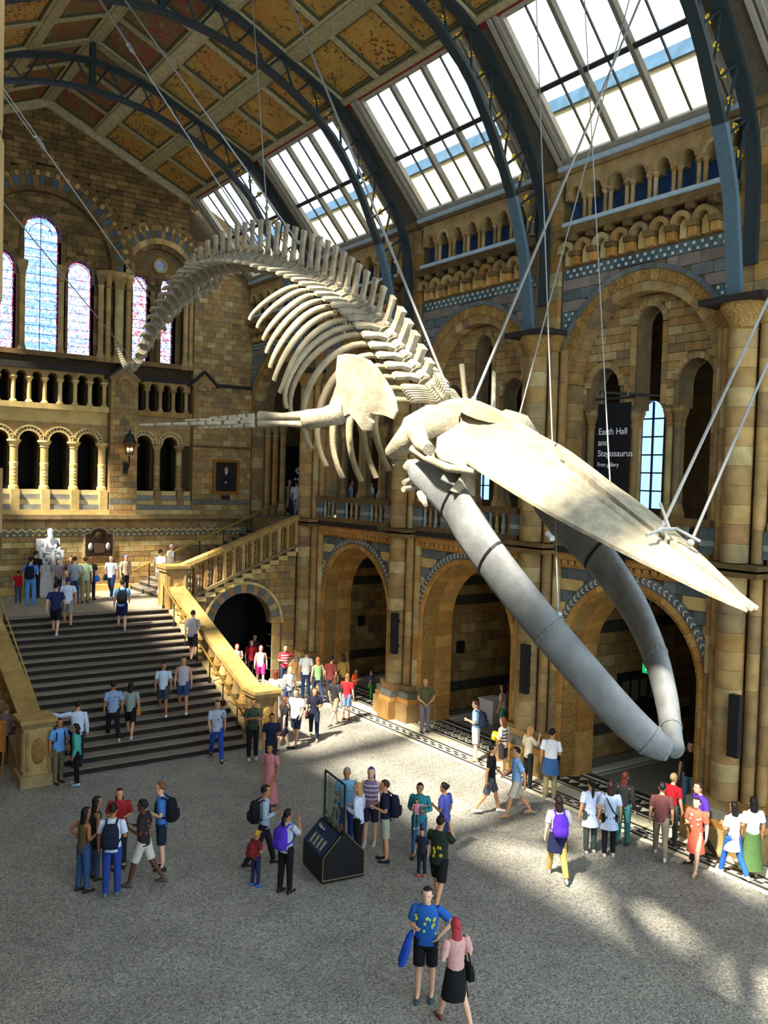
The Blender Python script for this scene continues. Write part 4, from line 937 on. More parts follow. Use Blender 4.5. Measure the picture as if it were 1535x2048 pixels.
for q in (-1,1):
    rg=[]
    for y in [5.79,5.9,6.05,6.25,6.5,6.8,7.2,7.6,8.0,8.5,9.0,9.4,9.7]:
        w=itp(y,WT); h=itp(y,HT); xi=min(.14*itp(y,[(5.79,.12),(6.6,.6),(8,1),(9.7,1)]),w*.45)+.02
        if y>9.5: w=.95
        rg.append([K(y,q*xi,h*.92),K(y,q*(xi+(w-xi)*.3),h*.88),K(y,q*(xi+(w-xi)*.6),h*.58),K(y,q*(xi+(w-xi)*.86),h*.2),K(y,q*w,0),K(y,q*w,-.045),K(y,q*(xi+(w-xi)*.7),.0-.03),K(y,q*(xi+(w-xi)*.3),h*.45-.06),K(y,q*xi,h*.5-.07)])
    b=MB(); b.loft(rg); b.obj('upper_jaw_plate',BONE,sk,smooth=True,sharp=.9)
    rg=[]
    for y in [5.74,5.9,6.2,6.6,7.1,7.6,8.1,8.6,9.1,9.6,9.95]:
        h=itp(y,HT); g=itp(y,[(5.7,.02),(6.4,.045),(7.6,.062),(8.3,.095),(8.9,.10),(9.3,.04),(10,.02)]); o=g+itp(y,[(5.7,.03),(6.5,.1),(7.6,.14),(9,.12),(10,.1)])
        rg.append([K(y,q*g,h*.5),K(y,q*g,h+.02),K(y,q*(g*.4+o*.6),h+.035),K(y,q*o,h*.95+.0),K(y,q*o,h*.5)])
    b=MB(); b.loft(rg); b.obj('premaxilla',BONE,sk,smooth=True,sharp=1.0)
    # cheek bone under the eye
    b=MB(); b.tube([K(9.25,q*1.12,-.1),K(9.55,q*1.32,-.2),K(9.95,q*1.36,-.26),K(10.35,q*1.3,-.3)],[.05,.06,.055,.07],8); b.obj('cheek_bone',BONE,sk,smooth=True,sharp=1.2)
    # squamosal
    b=MB(); b.tube([K(10.55,q*.55,.05),K(10.62,q*.9,.02),K(10.62,q*1.15,-.12),K(10.72,q*1.22,-.42),K(10.9,q*1.2,-.62)],[(.30,.26),(.27,.25),(.24,.22),(.17,.17),(.12,.12)],10); b.obj('squamosal',BONE,sk,smooth=True,sharp=1.2)
    b=MB(); b.tube([K(10.6,q*1.15,-.1),K(10.2,q*1.3,-.16),K(9.95,q*1.38,-.12)],[.17,.12,.09],8); b.obj('zygomatic_arch',BONE,sk,smooth=True,sharp=1.2)
b=MB(); b.tube([K(9.6,0,-.05),K(8.9,0,-.06),K(8.3,0,-.08)],[(.12,.22),(.1,.16),(.03,.05)],8); b.obj('vomer',RBN,sk,smooth=True,sharp=1.2)
b=MB(); b.loft([[K(y,w*cos(a),-.03+d*min(0,sin(a))*1.0+(.03*sin(a) if sin(a)>0 else 0)) for a in [2*PI*k/12 for k in range(12)]] for y,w,d in ((6.1,.06,.04),(6.6,.2,.12),(7.2,.36,.2),(7.9,.5,.27),(8.6,.58,.30),(9.3,.6,.28),(9.9,.5,.2))]); b.obj('palate_keel',RBN,sk,smooth=True,sharp=1.2)
b=MB(); b.loft([[K(y,-g,h),K(y,g,h),K(y,g,h-.03),K(y,-g,h-.03)] for y,g,h in ((5.85,.02,.0),(6.6,.05,.02),(7.5,.07,.05),(8.4,.11,.08))]); b.obj('slit_shade_strip',BLACK,sk)  # black strip added to paint the shade inside the beak slit
# lower jaws
MD=[(1.08,10.74,8.38),(1.14,10.56,8.31),(.98,10.06,8.03),(1.02,9.49,7.56),(1.04,8.82,7.03),(.94,8.15,6.45),(.73,7.62,5.91),(.46,7.2,5.41),(.21,6.93,5.10),(.06,6.74,4.99)]
MR=[(.10,.09),(.18,.12),(.33,.12),(.335,.13),(.285,.14),(.255,.145),(.24,.14),(.225,.14),(.20,.13),(.13,.10)]
for q in (-1,1):
    pts=catmull([Vector((WX+q*a,y,z)) for a,y,z in MD],4); rr=[]
    for i in range(len(pts)):
        u=i/4; k=min(int(u),8); f=u-k; rr.append(tuple(MR[k][j]*(1-f)+MR[k+1][j]*f for j in (0,1)))
    b=MB(); b.tube(pts,rr,14); jw=b.obj('lower_jaw',BONEG,wh,smooth=True,sharp=1.3)
    c=Vector((WX+q*.98,10.0,8.03)); b=MB(); b.tube([c+Vector((0,-.30,.0)),c+Vector((q*-.03,-.36,.22)),c+Vector((q*-.06,-.30,.42))],[(.07,.24),(.05,.13),(.02,.04)],8); b.obj('coronoid_process',BONE,jw,smooth=True,sharp=1.2)
    b=MB(); b.ball(Vector((WX+q*1.1,10.78,8.40)),(.12,.14,.12),8,6); b.obj('jaw_condyle',BONE,jw,smooth=True)
    for i in ((9,15,21,32) if q<0 else (15,24,31)):
        p=pts[i]; tt=(pts[i+1]-pts[i-1]).normalized(); a,c2=rr[i]; b=MB(); b.tube([p-tt*.02,p+tt*.02],[(a+.012,c2+.012)]*2,14); b.obj('clamp_band',BLACK if i in (9,15) else BONEG,jw)
# hyoid rods and small bones below the throat
for a,c2 in (((7.85,10.75,8.15),(8.9,11.0,8.5)),((7.95,10.9,8.05),(9.3,11.15,8.25)),((7.9,11.1,8.45),(9.6,11.3,8.6)),((8.05,11.35,8.85),(9.0,10.7,8.1))):
    b=MB(); b.tube([a,c2],[.045,.03],7); b.obj('throat_bone',BONE,wh,smooth=True,sharp=1.2)
b=MB(); b.tube([(7.62,9.9,7.85),(7.72,10.1,7.93),(7.85,10.35,8.0)],[.03,.06,.05],8); b.obj('ear_bone',BONE,wh,smooth=True,sharp=1.2)
b=MB(); b.tube([(WX+1.2,12.45,10.3),(WX+1.22,12.4,9.95),(WX+1.25,12.35,9.6)],[.05,.045,.06],8); b.obj('rear_shoulder_bone',BONE,wh,smooth=True,sharp=1.2)
b=MB(); b.tube([K(7.02,-.42,.22),K(7.05,-.12,.28),K(7.05,.15,.28),K(6.85,.38,.22)],.022,6); b.tube([K(7.3,.02,.5),K(7.05,.03,.27)],.02,6); b.obj('suspension_bracket',BONEG,sk)
# steel cables
STEEL=mat('steel_cable','#9a9b98',rough=.35,metal=.5,noise=(20,.1))
CABS=[((6.53,23.4,20.8),(9.1,18.06,13.2),.016,1,'steel cable with a turnbuckle running to the top of the whale hump'),
((6.86,22.87,20.8),(9.1,16.41,13.05),.02,0,'thick steel cable from the upper left to the whale back behind the hump'),
((9.95,20.75,20.8),(9.1,17.77,13.5),.014,0,'near vertical steel cable straight above the whale hump'),
((10.14,19.93,20.8),(9.3,11.6,9.75),.024,0,'pale steel rod crossing the ribs to the whale neck'),
((3.0,17.56,15.7),(9.1,24.34,12.75),.016,1,'steel cable with a turnbuckle in front of the gable reaching the tail'),
((3.0,17.43,13.6),(9.1,26.33,11.5),.014,0,'lowest steel cable on the left, tied to the tail end'),
((15.77,12.95,19.5),(9.55,11.2,9.55),.026,0,'thick pale steel rod from the skylight down to the back of the skull'),
((15.37,13.03,19.5),(9.95,10.55,9.25),.013,0,'thin steel cable beside the thick rod behind the skull'),
((15.6,8.92,13.66),(9.1,7.06,7.66),.022,0,'thick steel rod from the right edge to the bracket on the beak'),
((15.0,8.86,11.78),(9.4,6.83,7.52),.02,0,'lower steel rod from the right edge to the beak'),
((14.75,14.09,19.5),(10.1,8.6,6.95),.011,0,'thin steel cable in front of the tall lancet to the far jaw'),
((13.93,14.73,19.5),(8.3,7.95,6.55),.011,0,'thin steel cable passing in front of the skull to the near jaw')]
for a,b2,r,kn,lab in CABS:
    t=thing('steel_cable',lab,'cable',b2,group='whale suspension cables'); a,b2=Vector(a),Vector(b2)
    f=.30 if kn==1 and a.z>20 else .27
    if kn:
        k=a.lerp(b2,f); d=(b2-a).normalized(); o=d.cross(Vector((0,0,1))).normalized()*.04
        for q in (-1,1): b=MB(); b.tube([a+o*q,k+o*q],r*.8,6); b.obj('upper_strand',STEEL,t)
        b=MB(); b.tube([k-d*.18,k-d*.06,k,k+d*.06,k+d*.25],[.03,.06,.035,.06,.025],8); b.obj('turnbuckle',STEEL,t,smooth=True)
        b=MB(); b.tube([k,b2],r,6); b.obj('lower_strand',STEEL,t)
    else: b=MB(); b.tube([a,b2],r,7); b.obj('strand',STEEL,t)
    b=MB(); b.ball(b2,.05,8,6); b.obj('end_clamp',STEEL,t,smooth=True)
# ------------------------------------------------------------------ statue
t=thing('statue','white marble statue of a seated bearded man on a tall plinth','statue',(9.28,36.15,3.25))
def WP(fn,name,m=WHITE,smooth=True,par=None): b=MB(); fn(b); return b.obj(name,m,par or t,smooth=smooth,sharp=1.0)
WP(lambda b:(b.box(8.72,9.84,35.6,36.7,3.25,3.4),b.box(8.78,9.78,35.66,36.64,3.4,4.12),b.box(8.74,9.82,35.62,36.68,4.12,4.22)),'plinth',smooth=False)
WP(lambda b:(b.box(8.84,9.72,36.0,36.6,4.22,4.75),b.box(8.84,9.72,36.45,36.62,4.75,5.45),b.box(8.82,8.94,35.95,36.6,4.75,5.02),b.box(9.62,9.74,35.95,36.6,4.75,5.02)),'chair',smooth=False)
def fig(b):
    c=9.28
    b.loft([[(c+rx*cos(2*PI*k/14),yy+ry*sin(2*PI*k/14),z) for k in range(14)] for z,rx,ry,yy in ((4.62,.26,.24,36.12),(4.85,.25,.2,36.22),(5.1,.25,.17,36.26),(5.32,.27,.16,36.27),(5.45,.22,.13,36.27),(5.52,.09,.09,36.25),(5.58,.08,.08,36.24))])
    for s in (-1,1):
        b.tube([(c+s*.12,36.2,4.75),(c+s*.16,35.95,4.78),(c+s*.17,35.78,4.74),(c+s*.17,35.76,4.5),(c+s*.16,35.8,4.28)],[.13,.12,.105,.085,.065],10)
        b.tube([(c+s*.16,35.86,4.25),(c+s*.17,35.7,4.25),(c+s*.18,35.62,4.25)],[.06,.055,.03],8)
        b.tube([(c+s*.26,36.26,5.38),(c+s*.34,36.18,5.12),(c+s*.26,35.98,4.95),(c+s*.08,35.86,4.92)],[.09,.08,.065,.045],9)
    b.tube([(c,35.95,5.0),(c,35.82,4.9),(c,35.78,4.6),(c,35.8,4.3)],[(.2,.2),(.27,.1),(.26,.06),(.27,.05)],12)
body=WP(fig,'seated_figure')
WP(lambda b:(b.loft([[(9.28+rx*cos(2*PI*k/12),36.2+yo+ry*sin(2*PI*k/12),z) for k in range(12)] for z,rx,ry,yo in ((5.5,.07,.08,0),(5.57,.09,.11,-.02),(5.68,.105,.13,0),(5.78,.105,.13,.01),(5.85,.08,.1,.01),(5.88,.03,.04,.01))]),b.ball((9.28,36.06,5.67),(.02,.035,.03),6,4)),'head')
WP(lambda b:b.loft([[(9.28+rx*cos(2*PI*k/10),36.1+yo+ry*sin(2*PI*k/10),z) for k in range(10)] for z,rx,ry,yo in ((5.63,.09,.05,-.01),(5.52,.1,.06,-.02),(5.4,.07,.05,-.02),(5.3,.02,.02,0))]),'beard',par=body)
WP(lambda b:(b.tube([(9.05,36.3,5.42),(9.12,36.08,5.2),(9.1,36.0,4.95)],[.07,.06,.05],7),b.tube([(9.51,36.3,5.42),(9.44,36.08,5.2),(9.46,36.0,4.95)],[.07,.06,.05],7)),'coat_lapels',par=body)
# ------------------------------------------------------------------ plaques, portrait, lantern
BRONZE=mat('dark_bronze','#3b2a1c',rough=.45,metal=.5,noise=(9,.4),bump=(16,.8))
E37=EW(36.83)
def plaque(x,lab):
    t=thing('plaque',lab,'plaque',(x,36.8,4.69),group='bronze memorial plaques')
    pts=[(x-.64,4.62),(x+.64,4.62),(x+.64,5.62),(x+.36,5.66)]+[(x+.36*cos(a),5.66+.24*sin(a)) for a in lin(.2,PI-.2,8)]+[(x-.36,5.66),(x-.64,5.62)]
    MB(E37).prism(pts,0,.06).obj('stone_surround',STONE,t)
    q=[(x+(u-x)*.87,5.17+(v-5.17)*.9) for u,v in pts]; pl=MB(E37).prism(q,.05,.09).obj('bronze_panel',BRONZE,t)
    b=MB(); b.ball((x,36.73,5.52),(.2,.06,.22),10,6); b.obj('relief_portrait',BRONZE,t,smooth=True)
    for s in (-1,1): b=MB(); b.ball((x+s*.36,36.73,5.08),(.1,.05,.16),8,6); b.obj('relief_figure',GREYL,t,smooth=True)
    MB(E37).box(x-.22,x+.22,4.82,5.22,.09,.105).obj('inscription_tablet',mat('bronze_tablet','#5a4530',metal=.4,rough=.5,noise=(40,.4)),t)
plaque(11.38,'dark bronze relief plaque on the wall right of the seated statue'); plaque(6.98,'dark bronze plaque cut off by the left edge of the picture')
t=thing('portrait_painting','gold framed dark portrait of a white haired man','painting',(17.05,36.9,7.33))
EP=EW(36.94); GF=mat('gilt_frame','#9a6a28',rough=.4,metal=.4,noise=(14,.35))
fr=MB(EP)
for (a,b_,c,d) in ((16.41,17.69,7.32,7.44),(16.41,17.69,8.74,8.86),(16.41,16.54,7.44,8.74),(17.56,17.69,7.44,8.74)): fr.box(a,b_,c,d,0,.1)
fr.obj('frame',GF,t); cv=MB(EP).box(16.52,17.58,7.42,8.76,0,.04).obj('canvas',mat('dark_oil_paint','#24170d',rough=.5,noise=(3,.5)),t)
MB(EP).prism([(16.72,7.5),(17.38,7.5),(17.3,8.05),(17.15,8.28),(16.98,8.28),(16.85,8.05)],.04,.045).obj('painted_coat',mat('black_oil_paint','#0b0a0b',rough=.5),cv)
MB(EP).prism([(17.06+.09*cos(2*PI*k/12),8.4+.13*sin(2*PI*k/12)) for k in range(12)],.045,.05).obj('painted_face',mat('flesh_oil_paint','#b98a64',rough=.6,noise=(16,.3)),cv)
MB(EP).prism([(17.0,8.33),(17.12,8.33),(17.1,8.22),(17.06,8.17),(17.02,8.22)],.05,.053).obj('painted_beard',mat('white_oil_paint','#cfcabd',rough=.6),cv)
MB(EP).prism([(17.0,7.86),(17.1,7.9),(17.08,7.8),(17.0,7.78)],.045,.05).obj('painted_hand',mat('flesh_oil_paint','#b98a64'),cv)
MB(EP).box(16.85,17.25,7.08,7.26,0,.06).obj('name_plate',BLACK,t)
t=thing('wall_lantern','black iron wall lantern with glowing lamps on the end wall pier','lantern',(12.42,36.7,8.35))
LX,LY=12.42,36.28
b=MB(); b.tube([(LX,36.78,8.3),(LX,36.5,8.3),(LX,LY,8.45),(LX,LY,8.85)],[.04,.035,.03,.04],8); b.obj('bracket',BLACK,t,smooth=True)
b=MB(); b.tube([(LX,36.72,8.2),(LX,36.55,8.55),(LX,36.4,8.5)],[.025,.02,.02],6); b.obj('scroll',BLACK,t,smooth=True)
MB().box(LX-.1,LX+.1,36.74,36.8,8.1,8.6).obj('back_plate',BLACK,t)
for k in range(6):
    a,c=2*PI*k/6,2*PI*(k+1)/6; p=MB(); p.add([(LX+.13*cos(a),LY+.13*sin(a),8.9),(LX+.13*cos(c),LY+.13*sin(c),8.9),(LX+.24*cos(c),LY+.24*sin(c),9.38),(LX+.24*cos(a),LY+.24*sin(a),9.38)],[(0,1,2,3)]); p.obj('pane',glass_mat('lantern_glass',(.9,.85,.75,1)) if k==0 else bpy.data.materials['lantern_glass'],t)
    p=MB(); p.tube([(LX+.13*cos(a),LY+.13*sin(a),8.88),(LX+.245*cos(a),LY+.245*sin(a),9.4)],.014,5); p.obj('glazing_bar',BLACK,t)
b=MB(); b.loft([[(LX+r*cos(2*PI*k/12),LY+r*sin(2*PI*k/12),z) for k in range(12)] for r,z in ((.26,9.38),(.29,9.41),(.2,9.55),(.17,9.66),(.19,9.68),(.06,9.8),(.02,9.95))]); b.obj('cap',BLACK,t,smooth=True)
for q in (-1,1): b=MB(); b.ball((LX+q*.07,LY-.03,9.12),(.05,.05,.07),8,6); b.obj('bulb',mat('lamp_glow','#ffd890',emit=14),t,smooth=True)
# ------------------------------------------------------------------ banners and signs
def text(body,size,loc,parent,m,name='lettering',align='LEFT',ax=((0,-1,0),(0,0,1)),ext=.002):
    c=bpy.data.curves.new(name,'FONT'); c.body=body; c.size=size; c.align_x=align; c.extrude=ext; c.materials.append(m)
    tmp=bpy.data.objects.new('tmp_text',c); COL.objects.link(tmp); bpy.context.view_layer.update()
    me=bpy.data.meshes.new_from_object(tmp.evaluated_get(bpy.context.evaluated_depsgraph_get())); bpy.data.objects.remove(tmp,do_unlink=True)
    o=bpy.data.objects.new(name,me); link(o,parent); x,y=Vector(ax[0]).normalized(),Vector(ax[1]).normalized(); z=x.cross(y)
    o.location=loc; o.rotation_euler=Matrix((x,y,z)).transposed().to_euler(); return o
LET=mat('white_lettering','#e8e8ea',rough=.7,noise=(1,0))
t=thing('hanging_banner','tall black hanging banner with white gallery lettering','banner',(17.8,15.38,6.2))
b=MB(); b.loft([[(17.80+.012*sin(z*2+k),15.93-1.08*k/6,z) for k in range(7)]+[(17.815+.012*sin(z*2+k),15.93-1.08*k/6,z) for k in range(6,-1,-1)] for z in lin(6.2,10.3,10)]); b.obj('cloth',mat('black_banner_cloth','#0d0d12',rough=.8),t,smooth=True)
b=MB(); b.tube([(17.8,16.0,10.42),(17.8,14.75,10.42)],.035,8); b.obj('top_pole',BLACK,t)
b=MB(); b.tube([(17.8,15.9,10.6),(18.35,15.2,10.55),(18.9,14.5,10.5)],.04,6); b.obj('bracket',BLACK,t)
for y in (15.8,14.95): b=MB(); b.tube([(17.8,y,10.3),(17.8,y,10.6)],.014,5); b.obj('hanger',STEEL,t)
for s_,z_,sz in (('Earth Hall',9.50,.235),('and',9.22,.235),('Stegosaurus',8.94,.235),('Free gallery',8.68,.15)): text(s_,sz,(17.775,15.85,z_),t,LET)
t=thing('door_sign','dark doorway sign with a small white emblem at the top of the side flight','sign',(20.4,36.6,7.3))
MB().box(20.0,21.6,36.75,36.8,7.2,9.6).obj('board',mat('black_board','#0c0c10'),t)
b=MB(lambda u,v,n:(u,36.74-n,v)); b.arc(20.75,8.55,.16,.27,PI*1.05,PI*2.05,0,.01,10); b.prism([(20.5,8.5),(20.6,8.62),(20.72,8.6),(20.62,8.42)],0,.01); b.obj('emblem',LET,t)
b=MB(lambda u,v,n:(u,36.74-n,v)); [b.box(20.45+k*.14,20.55+k*.14,8.02,8.12,0,.01) for k in range(5)]; b.obj('lettering',LET,t)
t=thing('exit_sign','small green illuminated exit sign hanging behind the jaw','sign',(20.0,15.6,3.05))
o=MB().box(19.96,20.04,15.3,15.9,3.05,3.31).obj('sign_box',mat('green_sign','#17a050',emit=.9),t)
MB().box(19.95,20.05,15.28,15.92,3.31,3.35).obj('sign_cap',BLACK,t); b=MB(); b.tube([(20.0,15.75,3.33),(20.0,15.75,6.2)],.015,5); b.obj('drop_rod',GREYL,t)
b=MB(lambda u,v,n:(19.96-n,u-1.04,v+.33)); b.prism([(16.83,2.8),(16.76,2.8),(16.72,2.92),(16.8,2.93)],0,.004); b.prism([(16.66,2.83),(16.56,2.83),(16.56,2.87),(16.66,2.87)],0,.004); b.prism([(16.56,2.79),(16.46,2.85),(16.56,2.91)],0,.004); b.obj('pictogram',mat('sign_white','#e8fff0',emit=1),t)
# ------------------------------------------------------------------ loudspeakers, boxes
for i,(yp,lab) in enumerate(((24.3,'slim black column loudspeaker on the far pier'),(18.0,'slim black column loudspeaker on the middle pier behind the near jaw'),(11.42,'black column loudspeaker on the nearest pier at the right'))):
    t=thing('column_loudspeaker',lab,'loudspeaker',(17.55,yp,2.3),group='column loudspeakers on the piers')
    MB().box(17.46,17.62,yp-.13,yp+.13,2.3,3.68).obj('cabinet',BLACK,t)
    MB().box(17.45,17.46,yp-.11,yp+.11,2.34,3.64).obj('grille',mat('speaker_grille','#24221f',noise=(120,.6),bump=(150,1)),t)
    MB().box(17.62,17.72,yp-.05,yp+.05,2.5,2.6).obj('wall_bracket',BLACK,t); MB().box(17.62,17.72,yp-.05,yp+.05,3.35,3.45).obj('wall_bracket',BLACK,t)
for yp,lab in ((30.72,'small black box on the wall of the far alcove'),(24.29,'small black box on the wall of the middle alcove')):
    t=thing('wall_box',lab,'box',(20.4,yp,2.1),group='small black wall boxes')
    MB().box(20.26,20.54,yp-.14,yp,2.08,2.5).obj('housing',BLACK,t); MB().box(20.3,20.5,yp-.15,yp-.14,2.12,2.46).obj('grille',mat('speaker_grille','#24221f'),t)
t=thing('notice_panel','large dark notice panel on the alcove wall behind the jaw tip','panel',(22.2,17.85,.9))
MB().box(21.25,23.2,17.80,17.86,.9,2.5).obj('board',mat('dark_board','#1c1712',noise=(5,.3)),t)
for k in range(4): MB().box(21.45+k*.42,21.75+k*.42,17.79,17.80,1.7-.1*(k%2),2.25).obj('printed_column',mat('faded_print','#6a6250',noise=(60,.8)),t)
t=thing('white_plinth','plain white display plinth under the middle arch','plinth',(20.5,22.55,0))
MB().box(20.2,20.85,22.2,22.9,0,.75).obj('body',WHITE,t); MB().box(20.17,20.88,22.17,22.93,.75,.8).obj('top',WHITE,t)
for i,(y,x,c,lab) in enumerate(((28.75,18.1,'#3f78e0','spotlight with a blue glass lens on the gallery edge'),(29.05,18.08,'#cfc9a8','spotlight with a cream lens on the gallery edge'))):
    t=thing('spotlight',lab,'spotlight',(x,y,6.5),group='spotlights on the gallery edge')
    b=MB(); b.tube([(x+.22,y,6.72),(x,y,6.66),(x-.03,y,6.65)],[.1,.15,.15],10); b.obj('housing',BLACK,t,smooth=True)
    b=MB(); b.tube([(x-.03,y,6.65),(x-.06,y,6.645)],[.14,.12],12); b.obj('lens',mat('lens_'+c[1:],c,rough=.2,emit=.6),t,smooth=True); b=MB(); b.tube([(x+.1,y,6.5),(x+.1,y,6.62)],.03,6); b.obj('stand',BLACK,t)
t=thing('security_camera','white bracketed camera on the pier above the jaw','camera',(17.75,17.4,6.6))
b=MB(); b.tube([(18.05,17.55,6.75),(17.8,17.5,6.8),(17.7,17.35,6.75)],.03,6); b.obj('arm',GREYL,t); b=MB(); b.tube([(17.72,17.5,6.82),(17.62,17.2,6.7)],[.08,.08],10); b.obj('body',WHITE,t)
# ------------------------------------------------------------------ display case
t=thing('display_case','black house shaped donation case with a tall glass box on top','display case',(9.75,15.5,0))
C_,S_=cos(rad(-8)),sin(rad(-8))
DC=lambda u,v,n:(9.76+u*C_-n*S_,15.48+u*S_+n*C_,v)      # u across, n along
BK=mat('black_laminate','#101012',rough=.4); TRIM=mat('brass_trim','#8a7a58',rough=.4,metal=.5)
MB(DC).prism([(-.46,.04),(.46,.04),(.46,.55),(.08,.95),(-.08,.95),(-.46,.55)],-.53,.53).obj('body',BK,t)
MB(DC).box(-.42,.42,0,.05,-.49,.49).obj('kick_base',BLACK,t)
for a,b_ in (((-.46,.08),(-.46,.55)),((-.46,.55),(-.08,.95)),((.46,.08),(.46,.55)),((.08,.95),(.46,.55)),((-.46,.08),(.46,.08))):
    b=MB(); b.tube([DC(a[0],a[1],-.535),DC(b_[0],b_[1],-.535)],.011,5); b.obj('edge_trim',TRIM,t)
ip=MB(DC); ip.add([(-.475,.56,-.5),(-.475,.56,.5),(-.1,.955,.5),(-.1,.955,-.5)],[(0,1,2,3)]); ip.obj('info_panel',mat('navy_panel','#1d3550',rough=.4),t)
for k in range(4):
    n0=-.35+k*.17; p=MB(DC); p.add([(-.44,.6,n0),(-.44,.6,n0+.13),(-.27,.78,n0+.13),(-.27,.78,n0)],[(0,1,2,3)]); p.v=[(x-.006,y,z+.006) for x,y,z in p.v]; q=p.obj('picture_tile',mat('grey_tile_print','#6f7476',noise=(30,.3)),t)
    p=MB(DC); p.add([(-.43,.61,n0+.03),(-.42,.62,n0+.06),(-.29,.765,n0+.1),(-.3,.755,n0+.06)],[(0,1,2,3)]); p.v=[(x-.009,y,z+.009) for x,y,z in p.v]; p.obj('fossil_print',mat('bone_print','#d8c79a',noise=(20,.2)),q)
x_=Vector(DC(0,0,-1))-Vector(DC(0,0,0)); up=(Vector(DC(-.1,.955,0))-Vector(DC(-.475,.56,0))).normalized()
text('Help us',.1,Vector(DC(-.19,.862,.36))+Vector((-.008,0,.008)),t,LET,ax=(tuple(x_),tuple(up)),ext=.001)
CG=glass_mat('case_glass',(.80,.88,.84,1),.10)
for nm,vs in (('glass_pane',[(-.06,.95,-.5),(-.06,.95,.5),(-.06,1.95,.5),(-.06,1.95,-.5)]),('glass_pane',[(.06,.95,-.5),(.06,.95,.5),(.06,1.95,.5),(.06,1.95,-.5)])):
    p=MB(DC); p.add(vs,[(0,1,2,3)]); p.obj(nm,CG,t)
for a,b_ in (((.95,.5),(1.97,.5)),((1.97,.5),(1.97,-.5)),((1.97,-.5),(.95,-.5)),((.95,-.5),(.95,.5))):
    b=MB(); b.tube([DC(0,a[0],a[1]),DC(0,b_[0],b_[1])],(.028),4); b.obj('glass_frame',BLACK,t)
for k in range(14):
    b=MB(DC); c=(-.03+.06*R_.random(),1.0+R_.random()**2*.5,-.42+.84*R_.random()); b.box(c[0]-.012,c[0]+.012,c[1]-.05,c[1]+.05,c[2]-.06,c[2]+.06); b.obj('banknote',mat('note_%d'%(k%3),('#5a7a5c','#8a6a4a','#4a6a7a')[k%3],noise=(30,.3)),t)
# ------------------------------------------------------------------ things at the left edge
t=thing('gallery_column','dark banded stone column at the left edge beside the camera','column',(.25,2.5,6.4))
MB().box(.0,.44,2.27,2.68,6.4,8.05).obj('pedestal',STONE_DK,t); MB().box(-.04,.46,2.22,2.7,8.05,8.2).obj('base_moulding',STONE_DK,t)
for k in range(20):
    put('column_drum',DRUM,STONE_DK,t,(.238,2.5,8.2+k*.42),(0,0,k),(.268,.268,.415))
t=thing('easel_sign','orange wooden easel sign at the left edge by the newel','sign',(5.2,24.6,0))
OW=mat('orange_wood','#b9762c',rough=.6,noise=(14,.25))
for dx in (-.28,.28): b=MB(); b.tube([(4.95+dx,24.9,0),(4.95+dx,24.65,1.5)],.03,6); b.obj('leg',OW,t)
b=MB(); b.tube([(4.95,25.4,0),(4.95,24.75,1.3)],.03,6); b.obj('back_leg',OW,t)
MB(lambda u,v,n:(u,24.80-n-.1*(v-.8),v)).box(4.62,5.28,.7,1.55,0,.05).obj('board',OW,t)
